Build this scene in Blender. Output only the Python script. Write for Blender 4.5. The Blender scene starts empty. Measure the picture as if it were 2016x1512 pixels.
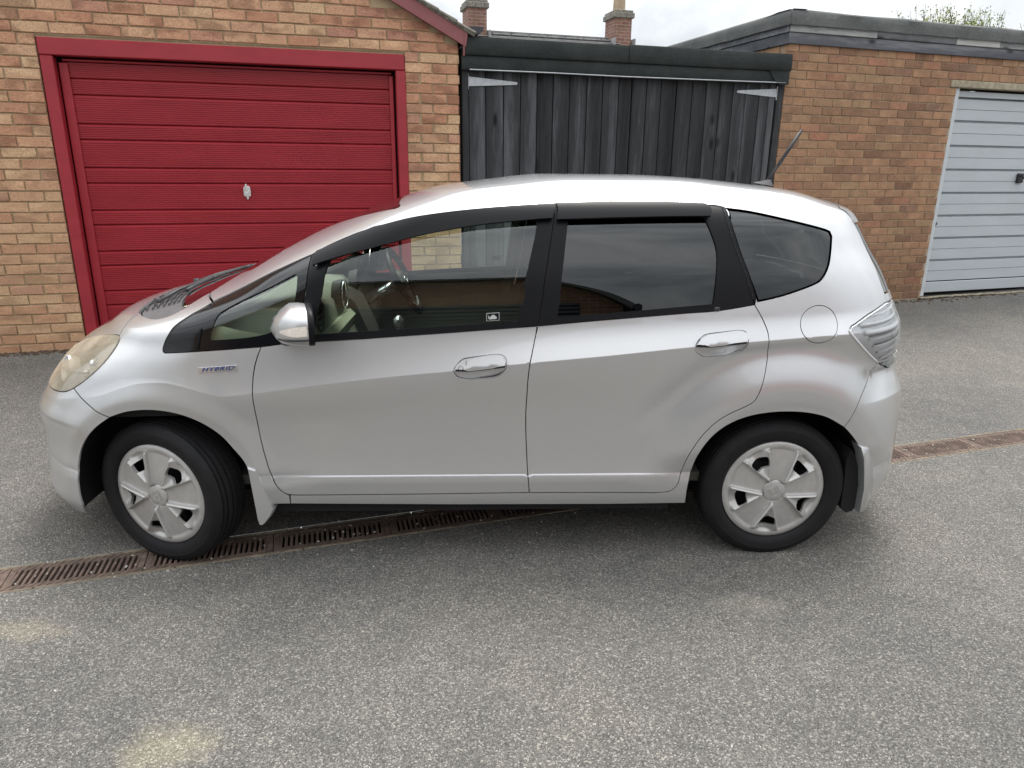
import bpy, math, random
import numpy as np
from mathutils import Matrix, Vector
from mathutils.geometry import delaunay_2d_cdt
rnd = random.Random(7)
R = math.radians
scene = bpy.context.scene

# ------------------------------------------------------------------ camera
CAM_F, CAM_P, CAM_R = 1398.0, R(16.896), R(0.5153)
cam_data = bpy.data.cameras.new('camera')
cam_data.sensor_width = 36.0
cam_data.lens = CAM_F * 36.0 / 2016.0
cam_data.clip_start = 0.05
cam_data.clip_end = 500.0
cam = bpy.data.objects.new('camera', cam_data)
scene.collection.objects.link(cam)
_fw = Vector((0, math.cos(CAM_P), -math.sin(CAM_P)))
_rt = Vector((1, 0, 0)); _up = _rt.cross(_fw)
_r2 = _rt * math.cos(CAM_R) + _up * math.sin(CAM_R)
_u2 = _up * math.cos(CAM_R) - _rt * math.sin(CAM_R)
_m = Matrix((_r2, _u2, -_fw)).transposed().to_4x4()
_m.translation = Vector((0, 0, 1.56))
cam.matrix_world = _m
scene.camera = cam

# ------------------------------------------------------------------ sky, sun, exposure
SUN_EL, SUN_AZ = R(69), R(18)          # azimuth measured from +Y towards +X
world = bpy.data.worlds.new('World'); scene.world = world
world.use_nodes = True
nt = world.node_tree; nt.nodes.clear()
out = nt.nodes.new('ShaderNodeOutputWorld')
bg = nt.nodes.new('ShaderNodeBackground'); bg.inputs['Strength'].default_value = 0.1
sky = nt.nodes.new('ShaderNodeTexSky'); sky.sky_type = 'NISHITA'; sky.sun_disc = False
sky.sun_elevation = SUN_EL; sky.sun_rotation = SUN_AZ
tc = nt.nodes.new('ShaderNodeTexCoord')
sep = nt.nodes.new('ShaderNodeSeparateXYZ')
nt.links.new(tc.outputs['Generated'], sep.inputs[0])
mp = nt.nodes.new('ShaderNodeMapping'); mp.inputs['Scale'].default_value = (1.5, 1.5, 2.6)
nt.links.new(tc.outputs['Generated'], mp.inputs[0])
n1 = nt.nodes.new('ShaderNodeTexNoise'); n1.inputs['Scale'].default_value = 2.6
n1.inputs['Detail'].default_value = 9; n1.inputs['Roughness'].default_value = 0.58
n1.inputs['Distortion'].default_value = 0.5
nt.links.new(mp.outputs[0], n1.inputs['Vector'])
rp = nt.nodes.new('ShaderNodeValToRGB')
e = rp.color_ramp.elements
e[0].position = 0.33; e[0].color = (4.3, 4.5, 4.8, 1)
e[1].position = 0.74; e[1].color = (9.4, 9.4, 9.3, 1)
nt.links.new(n1.outputs['Fac'], rp.inputs[0])
# an overcast sky is brighter towards the zenith (CIE overcast: (1 + 2 sin h) / 3)
cl = nt.nodes.new('ShaderNodeMath'); cl.operation = 'MAXIMUM'; cl.inputs[1].default_value = 0.0
nt.links.new(sep.outputs['Z'], cl.inputs[0])
ov = nt.nodes.new('ShaderNodeMath'); ov.operation = 'MULTIPLY_ADD'
ov.inputs[1].default_value = 1.38; ov.inputs[2].default_value = 0.41
nt.links.new(cl.outputs[0], ov.inputs[0])
mul = nt.nodes.new('ShaderNodeVectorMath'); mul.operation = 'SCALE'
nt.links.new(rp.outputs['Color'], mul.inputs[0]); nt.links.new(ov.outputs[0], mul.inputs['Scale'])
mx = nt.nodes.new('ShaderNodeMixRGB'); mx.inputs['Fac'].default_value = 0.92
nt.links.new(sky.outputs[0], mx.inputs[1]); nt.links.new(mul.outputs[0], mx.inputs[2])
nt.links.new(mx.outputs[0], bg.inputs['Color']); nt.links.new(bg.outputs[0], out.inputs[0])

sun_d = bpy.data.lights.new('sun', 'SUN'); sun_d.energy = 1.5; sun_d.angle = R(22); sun_d.color = (1.0, 0.96, 0.9)
sun = bpy.data.objects.new('sun', sun_d); scene.collection.objects.link(sun)
_sd = Vector((math.sin(SUN_AZ) * math.cos(SUN_EL), math.cos(SUN_AZ) * math.cos(SUN_EL), math.sin(SUN_EL)))
sun.rotation_euler = _sd.to_track_quat('Z', 'Y').to_euler()
sun.location = (0, 0, 20)
vs = scene.view_settings
vs.view_transform = 'Standard'; vs.look = 'None'; vs.exposure = 1.15; vs.gamma = 1.0; vs.use_curve_mapping = False
try:
    scene.cycles.max_bounces = 10; scene.cycles.transparent_max_bounces = 24
    scene.cycles.use_denoising = True
except Exception:
    pass

# ------------------------------------------------------------------ helpers
COL = scene.collection
def link(o, parent=None):
    COL.objects.link(o)
    if parent is not None: o.parent = parent
    return o
def empty(name, loc=(0, 0, 0), rz=0.0, parent=None):
    o = bpy.data.objects.new(name, None); o.empty_display_size = .1
    o.location = loc; o.rotation_euler = (0, 0, rz)
    return link(o, parent)
def tag(o, label=None, cat=None, group=None, kind=None):
    if label: o['label'] = label
    if cat: o['category'] = cat
    if group: o['group'] = group
    if kind: o['kind'] = kind
    return o

class MB:
    """collects simple solids into one mesh"""
    def __init__(s): s.v = []; s.f = []
    def add(s, v, f):
        b = len(s.v); s.v += [tuple(p) for p in v]; s.f += [tuple(i + b for i in q) for q in f]; return s
    def box(s, c, d, ax=None):
        x, y, z = d[0] / 2, d[1] / 2, d[2] / 2
        vv = [Vector((sx * x, sy * y, sz * z)) for sx in (-1, 1) for sy in (-1, 1) for sz in (-1, 1)]
        if ax is not None: vv = [ax @ q for q in vv]
        c = Vector(c)
        return s.add([q + c for q in vv], [(0, 1, 3, 2), (4, 6, 7, 5), (0, 4, 5, 1), (2, 3, 7, 6), (0, 2, 6, 4), (1, 5, 7, 3)])
    def bbox(s, c, d, b, ax=None):
        """box with chamfered edges"""
        h = [q / 2 for q in d]; V = []; idx = {}
        def pt(p):
            k = tuple(round(q, 6) for q in p)
            if k not in idx: idx[k] = len(V); V.append(Vector(p))
            return idx[k]
        F = []
        for a in range(3):
            o = [q for q in range(3) if q != a]
            for sg in (-1, 1):
                q = []
                for (s1, s2) in ((-1, -1), (1, -1), (1, 1), (-1, 1)):
                    p = [0, 0, 0]; p[a] = sg * h[a]; p[o[0]] = s1 * (h[o[0]] - b); p[o[1]] = s2 * (h[o[1]] - b); q.append(pt(p))
                F.append(q)
        for a in range(3):
            o = [q for q in range(3) if q != a]
            for s1 in (-1, 1):
                for s2 in (-1, 1):
                    q = []
                    for (t, w) in ((-1, 0), (1, 0), (1, 1), (-1, 1)):
                        p = [0, 0, 0]; p[a] = t * (h[a] - b)
                        p[o[0]] = s1 * (h[o[0]] - (b if w else 0)); p[o[1]] = s2 * (h[o[1]] - (0 if w else b)); q.append(pt(p))
                    F.append(q)
        for s1 in (-1, 1):
            for s2 in (-1, 1):
                for s3 in (-1, 1):
                    F.append([pt((s1 * h[0], s2 * (h[1] - b), s3 * (h[2] - b))), pt((s1 * (h[0] - b), s2 * h[1], s3 * (h[2] - b))), pt((s1 * (h[0] - b), s2 * (h[1] - b), s3 * h[2]))])
        vv = V if ax is None else [ax @ q for q in V]
        c = Vector(c)
        return s.add([q + c for q in vv], F)
    def tube(s, pts, rad, n=8, caps=True, flat=1.0):
        P = [Vector(p) for p in pts]; rr = rad if hasattr(rad, '__len__') else [rad] * len(P)
        b = len(s.v); up = Vector((0, 0, 1))
        t0 = (P[1] - P[0]).normalized()
        if abs(t0.dot(up)) > .9: up = Vector((1, 0, 0))
        for i, p in enumerate(P):
            t = (P[min(i + 1, len(P) - 1)] - P[max(i - 1, 0)]).normalized()
            a = t.cross(up).normalized(); c = a.cross(t).normalized()
            for k in range(n):
                th = 2 * math.pi * k / n
                s.v.append(tuple(p + a * math.cos(th) * rr[i] + c * math.sin(th) * rr[i] * flat))
        for i in range(len(P) - 1):
            for k in range(n):
                k2 = (k + 1) % n
                s.f.append((b + i * n + k, b + i * n + k2, b + (i + 1) * n + k2, b + (i + 1) * n + k))
        if caps:
            s.f.append(tuple(b + k for k in range(n))[::-1]); s.f.append(tuple(b + (len(P) - 1) * n + k for k in range(n)))
        return s
    def lathe(s, prof, n=48, axis='y', c=(0, 0, 0)):
        """prof: list of (radius, along axis)"""
        b = len(s.v)
        for (r_, h_) in prof:
            for k in range(n):
                th = 2 * math.pi * k / n; x, z = r_ * math.cos(th), r_ * math.sin(th)
                p = (x, h_, z) if axis == 'y' else (x, z, h_)
                s.v.append((p[0] + c[0], p[1] + c[1], p[2] + c[2]))
        for i in range(len(prof) - 1):
            for k in range(n):
                k2 = (k + 1) % n
                s.f.append((b + i * n + k, b + (i + 1) * n + k, b + (i + 1) * n + k2, b + i * n + k2))
        return s
    def prism(s, poly, y0, y1, plane='xz'):
        n = len(poly); b = len(s.v)
        for y in (y0, y1):
            for (a, c) in poly: s.v.append((a, y, c) if plane == 'xz' else ((a, c, y) if plane == 'xy' else (y, a, c)))
        for i in range(n):
            j = (i + 1) % n; s.f.append((b + i, b + j, b + n + j, b + n + i))
        s.f.append(tuple(b + i for i in range(n))[::-1]); s.f.append(tuple(b + n + i for i in range(n)))
        return s
    def build(s, name, mat, parent=None, smooth=False, angle=None, fix=True):
        me = bpy.data.meshes.new(name); me.from_pydata(s.v, [], s.f)
        if fix:
            import bmesh
            bm = bmesh.new(); bm.from_mesh(me); bmesh.ops.recalc_face_normals(bm, faces=bm.faces); bm.to_mesh(me); bm.free()
        if smooth or angle:
            me.shade_smooth()
            if angle: me.set_sharp_from_angle(angle=R(angle))
        me.materials.append(mat); me.update()
        return link(bpy.data.objects.new(name, me), parent)

def mirror_obj(o, parent=None, name=None):
    me = o.data.copy(); co = np.empty(len(me.vertices) * 3); me.vertices.foreach_get('co', co)
    co = co.reshape(-1, 3); co[:, 1] *= -1; me.vertices.foreach_set('co', co.ravel()); me.flip_normals(); me.update()
    q = bpy.data.objects.new(name or o.name.split('.')[0], me); return link(q, parent)

# ------------------------------------------------------------------ materials
def new_mat(name):
    m = bpy.data.materials.new(name); m.use_nodes = True
    return m, m.node_tree, m.node_tree.nodes['Principled BSDF']
def srgb(h):
    h = h.lstrip('#'); c = [int(h[i:i + 2], 16) / 255 for i in (0, 2, 4)]
    return tuple(((q + .055) / 1.055) ** 2.4 if q > .04045 else q / 12.92 for q in c) + (1,)
def simple(name, col, rough=.5, metal=0.0, coat=0.0, spec=.5, var=0.0, scale=8.0, bump=0.0, bscale=60.0, rvar=0.0):
    m, t, b = new_mat(name)
    b.inputs['Roughness'].default_value = rough; b.inputs['Metallic'].default_value = metal
    b.inputs['Coat Weight'].default_value = coat; b.inputs['Coat Roughness'].default_value = .04
    b.inputs['Specular IOR Level'].default_value = spec
    col = tuple(col[:3]) + (1,)
    b.inputs['Base Color'].default_value = col
    c = t.nodes.new('ShaderNodeTexCoord')
    if var or rvar:
        n = t.nodes.new('ShaderNodeTexNoise'); n.inputs['Scale'].default_value = scale; n.inputs['Detail'].default_value = 7
        t.links.new(c.outputs['Object'], n.inputs['Vector'])
    if var:
        r_ = t.nodes.new('ShaderNodeValToRGB'); r_.color_ramp.elements[0].position = .3; r_.color_ramp.elements[1].position = .7
        r_.color_ramp.elements[0].color = tuple(q * (1 - var) for q in col[:3]) + (1,)
        r_.color_ramp.elements[1].color = tuple(min(1, q * (1 + var)) for q in col[:3]) + (1,)
        t.links.new(n.outputs['Fac'], r_.inputs[0]); t.links.new(r_.outputs[0], b.inputs['Base Color'])
    if rvar:
        mr = t.nodes.new('ShaderNodeMapRange'); mr.inputs['To Min'].default_value = max(0, rough - rvar); mr.inputs['To Max'].default_value = rough + rvar
        mr.inputs['From Min'].default_value = .3; mr.inputs['From Max'].default_value = .7
        t.links.new(n.outputs['Fac'], mr.inputs[0]); t.links.new(mr.outputs[0], b.inputs['Roughness'])
    if bump:
        n2 = t.nodes.new('ShaderNodeTexNoise'); n2.inputs['Scale'].default_value = bscale; n2.inputs['Detail'].default_value = 6
        t.links.new(c.outputs['Object'], n2.inputs['Vector'])
        bp = t.nodes.new('ShaderNodeBump'); bp.inputs['Strength'].default_value = bump; bp.inputs['Distance'].default_value = .01
        t.links.new(n2.outputs['Fac'], bp.inputs['Height']); t.links.new(bp.outputs[0], b.inputs['Normal'])
    return m
def mnode(t, op, a, b=None, c=None):
    n = t.nodes.new('ShaderNodeMath'); n.operation = op
    for i, q in enumerate((a, b, c)):
        if q is None: continue
        if isinstance(q, (int, float)): n.inputs[i].default_value = q
        else: t.links.new(q, n.inputs[i])
    return n.outputs[0]
def ramp(t, fac, stops):
    r_ = t.nodes.new('ShaderNodeValToRGB'); e = r_.color_ramp.elements
    while len(e) > 1: e.remove(e[0])
    e[0].position = stops[0][0]; e[0].color = tuple(stops[0][1][:3]) + (1,)
    for p_, c_ in stops[1:]:
        q = e.new(p_); q.color = tuple(c_[:3]) + (1,)
    t.links.new(fac, r_.inputs[0]); return r_.outputs[0]
def mixc(t, fac, a, b, mode='MIX'):
    n = t.nodes.new('ShaderNodeMixRGB'); n.blend_type = mode
    for i, q in zip((0, 1, 2), (fac, a, b)):
        if isinstance(q, (int, float)): n.inputs[i].default_value = q
        elif isinstance(q, tuple): n.inputs[i].default_value = tuple(q[:3]) + (1,)
        else: t.links.new(q, n.inputs[i])
    return n.outputs[0]
def noise(t, vec, scale, detail=6, rough=.55, dist=0.0):
    n = t.nodes.new('ShaderNodeTexNoise'); n.inputs['Scale'].default_value = scale; n.inputs['Detail'].default_value = detail
    n.inputs['Roughness'].default_value = rough; n.inputs['Distortion'].default_value = dist
    t.links.new(vec, n.inputs['Vector']); return n.outputs['Fac']
def voro(t, vec, scale, out_='Distance', feat='F1'):
    n = t.nodes.new('ShaderNodeTexVoronoi'); n.inputs['Scale'].default_value = scale; n.feature = feat
    t.links.new(vec, n.inputs['Vector']); return n.outputs[out_]
def mapping(t, vec, sc=(1, 1, 1), loc=(0, 0, 0)):
    n = t.nodes.new('ShaderNodeMapping'); n.inputs['Scale'].default_value = sc; n.inputs['Location'].default_value = loc
    t.links.new(vec, n.inputs[0]); return n.outputs[0]
def bump(t, h, strength, dist, bsdf):
    n = t.nodes.new('ShaderNodeBump'); n.inputs['Strength'].default_value = strength; n.inputs['Distance'].default_value = dist
    t.links.new(h, n.inputs['Height']); t.links.new(n.outputs[0], bsdf.inputs['Normal'])
def coords(t, kind='Object', rand=True):
    """object coordinates, shifted per object so that copies do not repeat"""
    c = t.nodes.new('ShaderNodeTexCoord').outputs[kind]
    if not rand: return c
    oi = t.nodes.new('ShaderNodeObjectInfo').outputs['Random']
    w = t.nodes.new('ShaderNodeTexWhiteNoise'); w.noise_dimensions = '1D'; t.links.new(oi, w.inputs['W'])
    s = t.nodes.new('ShaderNodeVectorMath'); s.operation = 'MULTIPLY_ADD'; s.inputs[1].default_value = (9, 9, 9)
    t.links.new(w.outputs['Color'], s.inputs[0]); t.links.new(c, s.inputs[2]); return s.outputs[0]
def obj_random(t): return t.nodes.new('ShaderNodeObjectInfo').outputs['Random']

def mat_asphalt():
    m, t, b = new_mat('asphalt')
    c = coords(t, 'Object', False)
    v1 = t.nodes.new('ShaderNodeTexVoronoi'); v1.inputs['Scale'].default_value = 205; t.links.new(c, v1.inputs['Vector'])
    bw = t.nodes.new('ShaderNodeSeparateColor'); t.links.new(v1.outputs['Color'], bw.inputs[0])
    chips = ramp(t, bw.outputs['Red'], [(0, (.036, .036, .036)), (.38, (.075, .074, .071)), (.68, (.125, .122, .116)), (.88, (.205, .20, .19)), (1, (.38, .365, .335))])
    v2 = t.nodes.new('ShaderNodeTexVoronoi'); v2.inputs['Scale'].default_value = 460; t.links.new(c, v2.inputs['Vector'])
    bw2 = t.nodes.new('ShaderNodeSeparateColor'); t.links.new(v2.outputs['Color'], bw2.inputs[0])
    fine = ramp(t, bw2.outputs['Green'], [(0, (.04, .04, .04)), (.6, (.12, .118, .113)), (1, (.27, .26, .25))])
    col = mixc(t, .42, chips, fine)
    edge = ramp(t, v1.outputs['Distance'], [(.15, (1, 1, 1)), (.75, (.5, .5, .5))])
    col = mixc(t, .55, col, edge, 'MULTIPLY')
    col = mixc(t, 1, col, (1.58, 1.565, 1.54, 1), 'MULTIPLY')
    big = noise(t, c, .8, 5, .6)
    tint = ramp(t, big, [(.3, (.80, .81, .83)), (.5, (1, .995, .98)), (.7, (1.16, 1.13, 1.07))])
    col = mixc(t, 1, col, tint, 'MULTIPLY')
    mid = noise(t, c, 5, 5, .65)
    tint2 = ramp(t, mid, [(.25, (.86, .87, .87)), (.6, (1.06, 1.05, 1.03))])
    col = mixc(t, 1, col, tint2, 'MULTIPLY')
    # pale sandy stains
    def stain(x, y, rx, ry, color, amt):
        nonlocal col
        d = mapping(t, c, (1 / rx, 1 / ry, 0), (-x / rx, -y / ry, 0))
        l = t.nodes.new('ShaderNodeVectorMath'); l.operation = 'LENGTH'; t.links.new(d, l.inputs[0])
        w = noise(t, c, 7, 6, .7)
        q = mnode(t, 'MULTIPLY_ADD', w, 1.5, -.75); l2 = mnode(t, 'ADD', l.outputs['Value'], q)
        f = t.nodes.new('ShaderNodeMapRange'); f.inputs['From Min'].default_value = 1.0; f.inputs['From Max'].default_value = .1
        f.inputs['To Min'].default_value = 0; f.inputs['To Max'].default_value = amt; f.interpolation_type = 'SMOOTHSTEP'
        t.links.new(l2, f.inputs[0])
        g = mixc(t, 1, col, mixc(t, .55, tuple(color) + (1,), mixc(t, 1, fine, tuple(q * 5.5 for q in color) + (1,), 'MULTIPLY')), 'ADD')
        col = mixc(t, f.outputs[0], col, g)
    stain(-.955, 1.60, .17, .13, (.20, .175, .085), .55)
    stain(.92, 2.31, .22, .10, (.09, .08, .06), .8)
    stain(-1.75, 2.12, .30, .10, (.10, .08, .045), .8)
    stain(2.6, 5.4, 1.2, .5, (.05, .045, .035), .7)
    t.links.new(col, b.inputs['Base Color'])
    b.inputs['Roughness'].default_value = .82; b.inputs['Specular IOR Level'].default_value = .35
    h = mnode(t, 'MULTIPLY_ADD', v1.outputs['Distance'], -1.0, mnode(t, 'MULTIPLY', v2.outputs['Distance'], -.4))
    bump(t, h, .85, .006, b)
    return m

def mat_brick_rustic():
    m, t, b = new_mat('rustic_red_brick')
    c = coords(t); r0 = obj_random(t)
    base = ramp(t, r0, [(0, (.50, .25, .155)), (.25, (.55, .295, .185)), (.5, (.60, .355, .22)), (.72, (.63, .42, .255)), (.9, (.53, .28, .19)), (1, (.47, .24, .17))])
    w = noise(t, mapping(t, c, (3, 30, 6)), 1.6, 2, .4)
    patch = ramp(t, w, [(.36, (.62, .58, .58)), (.48, (1, 1, 1)), (.60, (1.0, 1.0, 1.0)), (.70, (1.22, 1.32, 1.30))])
    col = mixc(t, .9, base, patch, 'MULTIPLY')
    sp = noise(t, c, 95, 5, .75)
    col = mixc(t, 1, col, ramp(t, sp, [(.34, (.62, .58, .56)), (.50, (1, 1, 1)), (.66, (1.25, 1.23, 1.2))]), 'MULTIPLY')
    # dusty, paler and more sandy low on the wall
    wp = t.nodes.new('ShaderNodeNewGeometry'); sx = t.nodes.new('ShaderNodeSeparateXYZ'); t.links.new(wp.outputs['Position'], sx.inputs[0])
    f = t.nodes.new('ShaderNodeMapRange'); f.inputs['From Min'].default_value = 2.3; f.inputs['From Max'].default_value = .8
    f.inputs['To Min'].default_value = 0; f.inputs['To Max'].default_value = .42; t.links.new(sx.outputs['Z'], f.inputs[0])
    fl = mnode(t, 'MULTIPLY', f.outputs[0], noise(t, c, 9, 4, .6))
    col = mixc(t, mnode(t, 'MULTIPLY', fl, 1.5), col, (.50, .36, .20, 1))
    t.links.new(col, b.inputs['Base Color']); b.inputs['Roughness'].default_value = .9; b.inputs['Specular IOR Level'].default_value = .25
    hh = noise(t, mapping(t, c, (1, 1, 1.6)), 75, 6, .75)
    bump(t, hh, 1.0, .008, b)
    return m
def mat_brick_brown():
    m, t, b = new_mat('brown_sandfaced_brick')
    c = coords(t); r0 = obj_random(t)
    base = ramp(t, r0, [(0, (.22, .128, .084)), (.15, (.28, .168, .106)), (.4, (.34, .205, .128)), (.62, (.37, .22, .134)), (.82, (.345, .23, .14)), (.93, (.385, .195, .125)), (1, (.24, .155, .108))])
    sp = noise(t, c, 120, 5, .7)
    col = mixc(t, 1, base, ramp(t, sp, [(.36, (.66, .65, .64)), (.52, (1, 1, 1)), (.66, (1.25, 1.22, 1.18))]), 'MULTIPLY')
    md = noise(t, c, 10, 3, .5)
    col = mixc(t, 1, col, ramp(t, md, [(.3, (.82, .82, .82)), (.7, (1.14, 1.12, 1.1))]), 'MULTIPLY')
    # courses darken towards the ground
    wp = t.nodes.new('ShaderNodeNewGeometry'); sx = t.nodes.new('ShaderNodeSeparateXYZ'); t.links.new(wp.outputs['Position'], sx.inputs[0])
    f = t.nodes.new('ShaderNodeMapRange'); f.inputs['From Min'].default_value = .95; f.inputs['From Max'].default_value = .55
    f.inputs['To Min'].default_value = 0; f.inputs['To Max'].default_value = .55; t.links.new(sx.outputs['Z'], f.inputs[0])
    col = mixc(t, f.outputs[0], col, mixc(t, 1, col, (.58, .58, .56, 1), 'MULTIPLY'))
    t.links.new(col, b.inputs['Base Color']); b.inputs['Roughness'].default_value = .92; b.inputs['Specular IOR Level'].default_value = .2
    bump(t, noise(t, c, 140, 5, .7), .6, .004, b)
    return m
def mat_mortar(name, c1, c2):
    m, t, b = new_mat(name); c = coords(t, 'Object', False)
    n = noise(t, c, 14, 7, .7); n2 = noise(t, c, 130, 4, .7)
    col = ramp(t, n, [(.3, c1), (.7, c2)])
    col = mixc(t, 1, col, ramp(t, n2, [(.3, (.75, .75, .75)), (.7, (1.15, 1.15, 1.15))]), 'MULTIPLY')
    t.links.new(col, b.inputs['Base Color']); b.inputs['Roughness'].default_value = .95
    bump(t, n2, .7, .004, b); return m
def mat_brickwork(name, c1, c2, mort):
    """far or unseen brickwork: colour only"""
    m, t, b = new_mat(name); c = coords(t, 'Object', False)
    br = t.nodes.new('ShaderNodeTexBrick'); br.inputs['Color1'].default_value = tuple(c1) + (1,); br.inputs['Color2'].default_value = tuple(c2) + (1,)
    br.inputs['Mortar'].default_value = tuple(mort) + (1,); br.inputs['Scale'].default_value = 1; br.inputs['Mortar Size'].default_value = .008
    br.inputs['Brick Width'].default_value = .225; br.inputs['Row Height'].default_value = .075
    sx = t.nodes.new('ShaderNodeSeparateXYZ'); t.links.new(c, sx.inputs[0])
    cb = t.nodes.new('ShaderNodeCombineXYZ'); t.links.new(mnode(t, 'ADD', sx.outputs['X'], sx.outputs['Y']), cb.inputs[0]); t.links.new(sx.outputs['Z'], cb.inputs[1])
    t.links.new(cb.outputs[0], br.inputs['Vector'])
    n = noise(t, c, 4, 5, .6)
    col = mixc(t, 1, br.outputs['Color'], ramp(t, n, [(.3, (.75, .75, .75)), (.7, (1.2, 1.2, 1.2))]), 'MULTIPLY')
    t.links.new(col, b.inputs['Base Color']); b.inputs['Roughness'].default_value = .92
    bump(t, br.outputs['Fac'], -.4, .006, b); return m
def mat_paint(name, col, rough, var=.12, chips=None, spec=.5):
    m, t, b = new_mat(name); c = coords(t, 'Object', False)
    n = noise(t, mapping(t, c, (1, 1, 4)), 2.2, 7, .65)
    cc = ramp(t, n, [(.3, tuple(q * (1 - var) for q in col)), (.7, tuple(q * (1 + var) for q in col))])
    if chips:
        k = noise(t, c, 34, 6, .7); msk = ramp(t, k, [(.70, (0, 0, 0)), (.74, (1, 1, 1))])
        cc = mixc(t, msk, cc, tuple(chips) + (1,))
    t.links.new(cc, b.inputs['Base Color']); b.inputs['Specular IOR Level'].default_value = spec
    r2 = t.nodes.new('ShaderNodeMapRange'); r2.inputs['To Min'].default_value = rough - .1; r2.inputs['To Max'].default_value = rough + .12
    t.links.new(n, r2.inputs[0]); t.links.new(r2.outputs[0], b.inputs['Roughness'])
    bump(t, noise(t, c, 60, 5, .6), .12, .003, b); return m
def mat_wood(name, dark, mid, light, vert=True, rough=.8):
    m, t, b = new_mat(name); c = coords(t); r0 = obj_random(t)
    st = (6, 6, .55) if vert else (.55, 6, 6)
    warp = noise(t, mapping(t, c, tuple(q * .7 for q in st)), 1.6, 4, .5)
    wv = t.nodes.new('ShaderNodeTexWave'); wv.inputs['Scale'].default_value = .30; wv.inputs['Distortion'].default_value = 6; wv.inputs['Detail'].default_value = 4
    wv.bands_direction = 'X' if vert else 'Z'
    t.links.new(mapping(t, c, tuple(q * .8 for q in st)), wv.inputs['Vector'])
    g = noise(t, mapping(t, c, tuple(q * 3 for q in st)), 2.2, 7, .72)
    f = mnode(t, 'ADD', mnode(t, 'MULTIPLY', wv.outputs['Fac'], .22), mnode(t, 'MULTIPLY', g, .75))
    f = mnode(t, 'ADD', f, mnode(t, 'MULTIPLY_ADD', r0, .30, -.12))
    f = mnode(t, 'ADD', f, mnode(t, 'MULTIPLY_ADD', warp, .5, -.25))
    col = ramp(t, f, [(.2, dark), (.52, mid), (.85, light)])
    kn = voro(t, mapping(t, c, (3.2, 3.2, 1.3) if vert else (1.3, 3.2, 3.2)), 1.7)
    col = mixc(t, ramp(t, kn, [(.06, (1, 1, 1)), (.16, (0, 0, 0))]), col, tuple(q * .45 for q in dark) + (1,))
    t.links.new(col, b.inputs['Base Color']); b.inputs['Roughness'].default_value = rough; b.inputs['Specular IOR Level'].default_value = .35
    bump(t, f, .35, .004, b); return m
def mat_felt(name, c1, c2, spark=.4):
    m, t, b = new_mat(name); c = coords(t, 'Object', False)
    n = noise(t, c, 3, 6, .7); k = noise(t, c, 260, 3, .8)
    col = ramp(t, n, [(.3, c1), (.7, c2)])
    col = mixc(t, 1, col, ramp(t, k, [(.35, (.5, .5, .5)), (.55, (1, 1, 1)), (.68, (1 + 2 * spark, 1 + 2 * spark, 1 + 2 * spark))]), 'MULTIPLY')
    t.links.new(col, b.inputs['Base Color']); b.inputs['Roughness'].default_value = .9; b.inputs['Specular IOR Level'].default_value = .25
    bump(t, mnode(t, 'ADD', k, mnode(t, 'MULTIPLY', noise(t, c, 12, 4, .6), 2.5)), .5, .006, b); return m

def mat_car_paint():
    m, t, b = new_mat('silver_metallic_paint'); c = coords(t, 'Object', False)
    n = noise(t, c, 1400, 2, .5)
    col = ramp(t, n, [(.35, (.54, .545, .55)), (.65, (.665, .67, .674))])
    t.links.new(col, b.inputs['Base Color'])
    b.inputs['Metallic'].default_value = .72; b.inputs['Roughness'].default_value = .34
    b.inputs['Coat Weight'].default_value = 1.0; b.inputs['Coat Roughness'].default_value = .035; b.inputs['Coat IOR'].default_value = 1.5
    return m
def mat_glass(name, tint, refl=1.0, rough=0.0, haze=0.0, hazecol=(.5, .5, .5)):
    """thin pane: tinted see-through plus a Fresnel reflection"""
    m = bpy.data.materials.new(name); m.use_nodes = True; t = m.node_tree; t.nodes.clear()
    o = t.nodes.new('ShaderNodeOutputMaterial'); tr = t.nodes.new('ShaderNodeBsdfTransparent'); tr.inputs[0].default_value = tuple(tint) + (1,)
    gl = t.nodes.new('ShaderNodeBsdfGlossy'); gl.inputs['Roughness'].default_value = rough; gl.inputs['Color'].default_value = (.96, .99, 1, 1)
    fr = t.nodes.new('ShaderNodeFresnel'); fr.inputs['IOR'].default_value = 1.52
    f = mnode(t, 'MULTIPLY', fr.outputs[0], 1.85 * refl); f = mnode(t, 'MINIMUM', f, 1.0)
    mixs = t.nodes.new('ShaderNodeMixShader'); t.links.new(f, mixs.inputs[0]); t.links.new(tr.outputs[0], mixs.inputs[1]); t.links.new(gl.outputs[0], mixs.inputs[2])
    if haze:
        df = t.nodes.new('ShaderNodeBsdfDiffuse'); df.inputs[0].default_value = tuple(hazecol) + (1,); m2 = t.nodes.new('ShaderNodeMixShader')
        c = coords(t, 'Object', False); hz = ramp(t, noise(t, c, 5, 3, .5), [(.3, (haze * .5,) * 3), (.7, (min(1, haze * 1.6),) * 3)])
        t.links.new(hz, m2.inputs[0]); t.links.new(mixs.outputs[0], m2.inputs[1]); t.links.new(df.outputs[0], m2.inputs[2]); mixs = m2
    t.links.new(mixs.outputs[0], o.inputs[0]); return m

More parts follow.
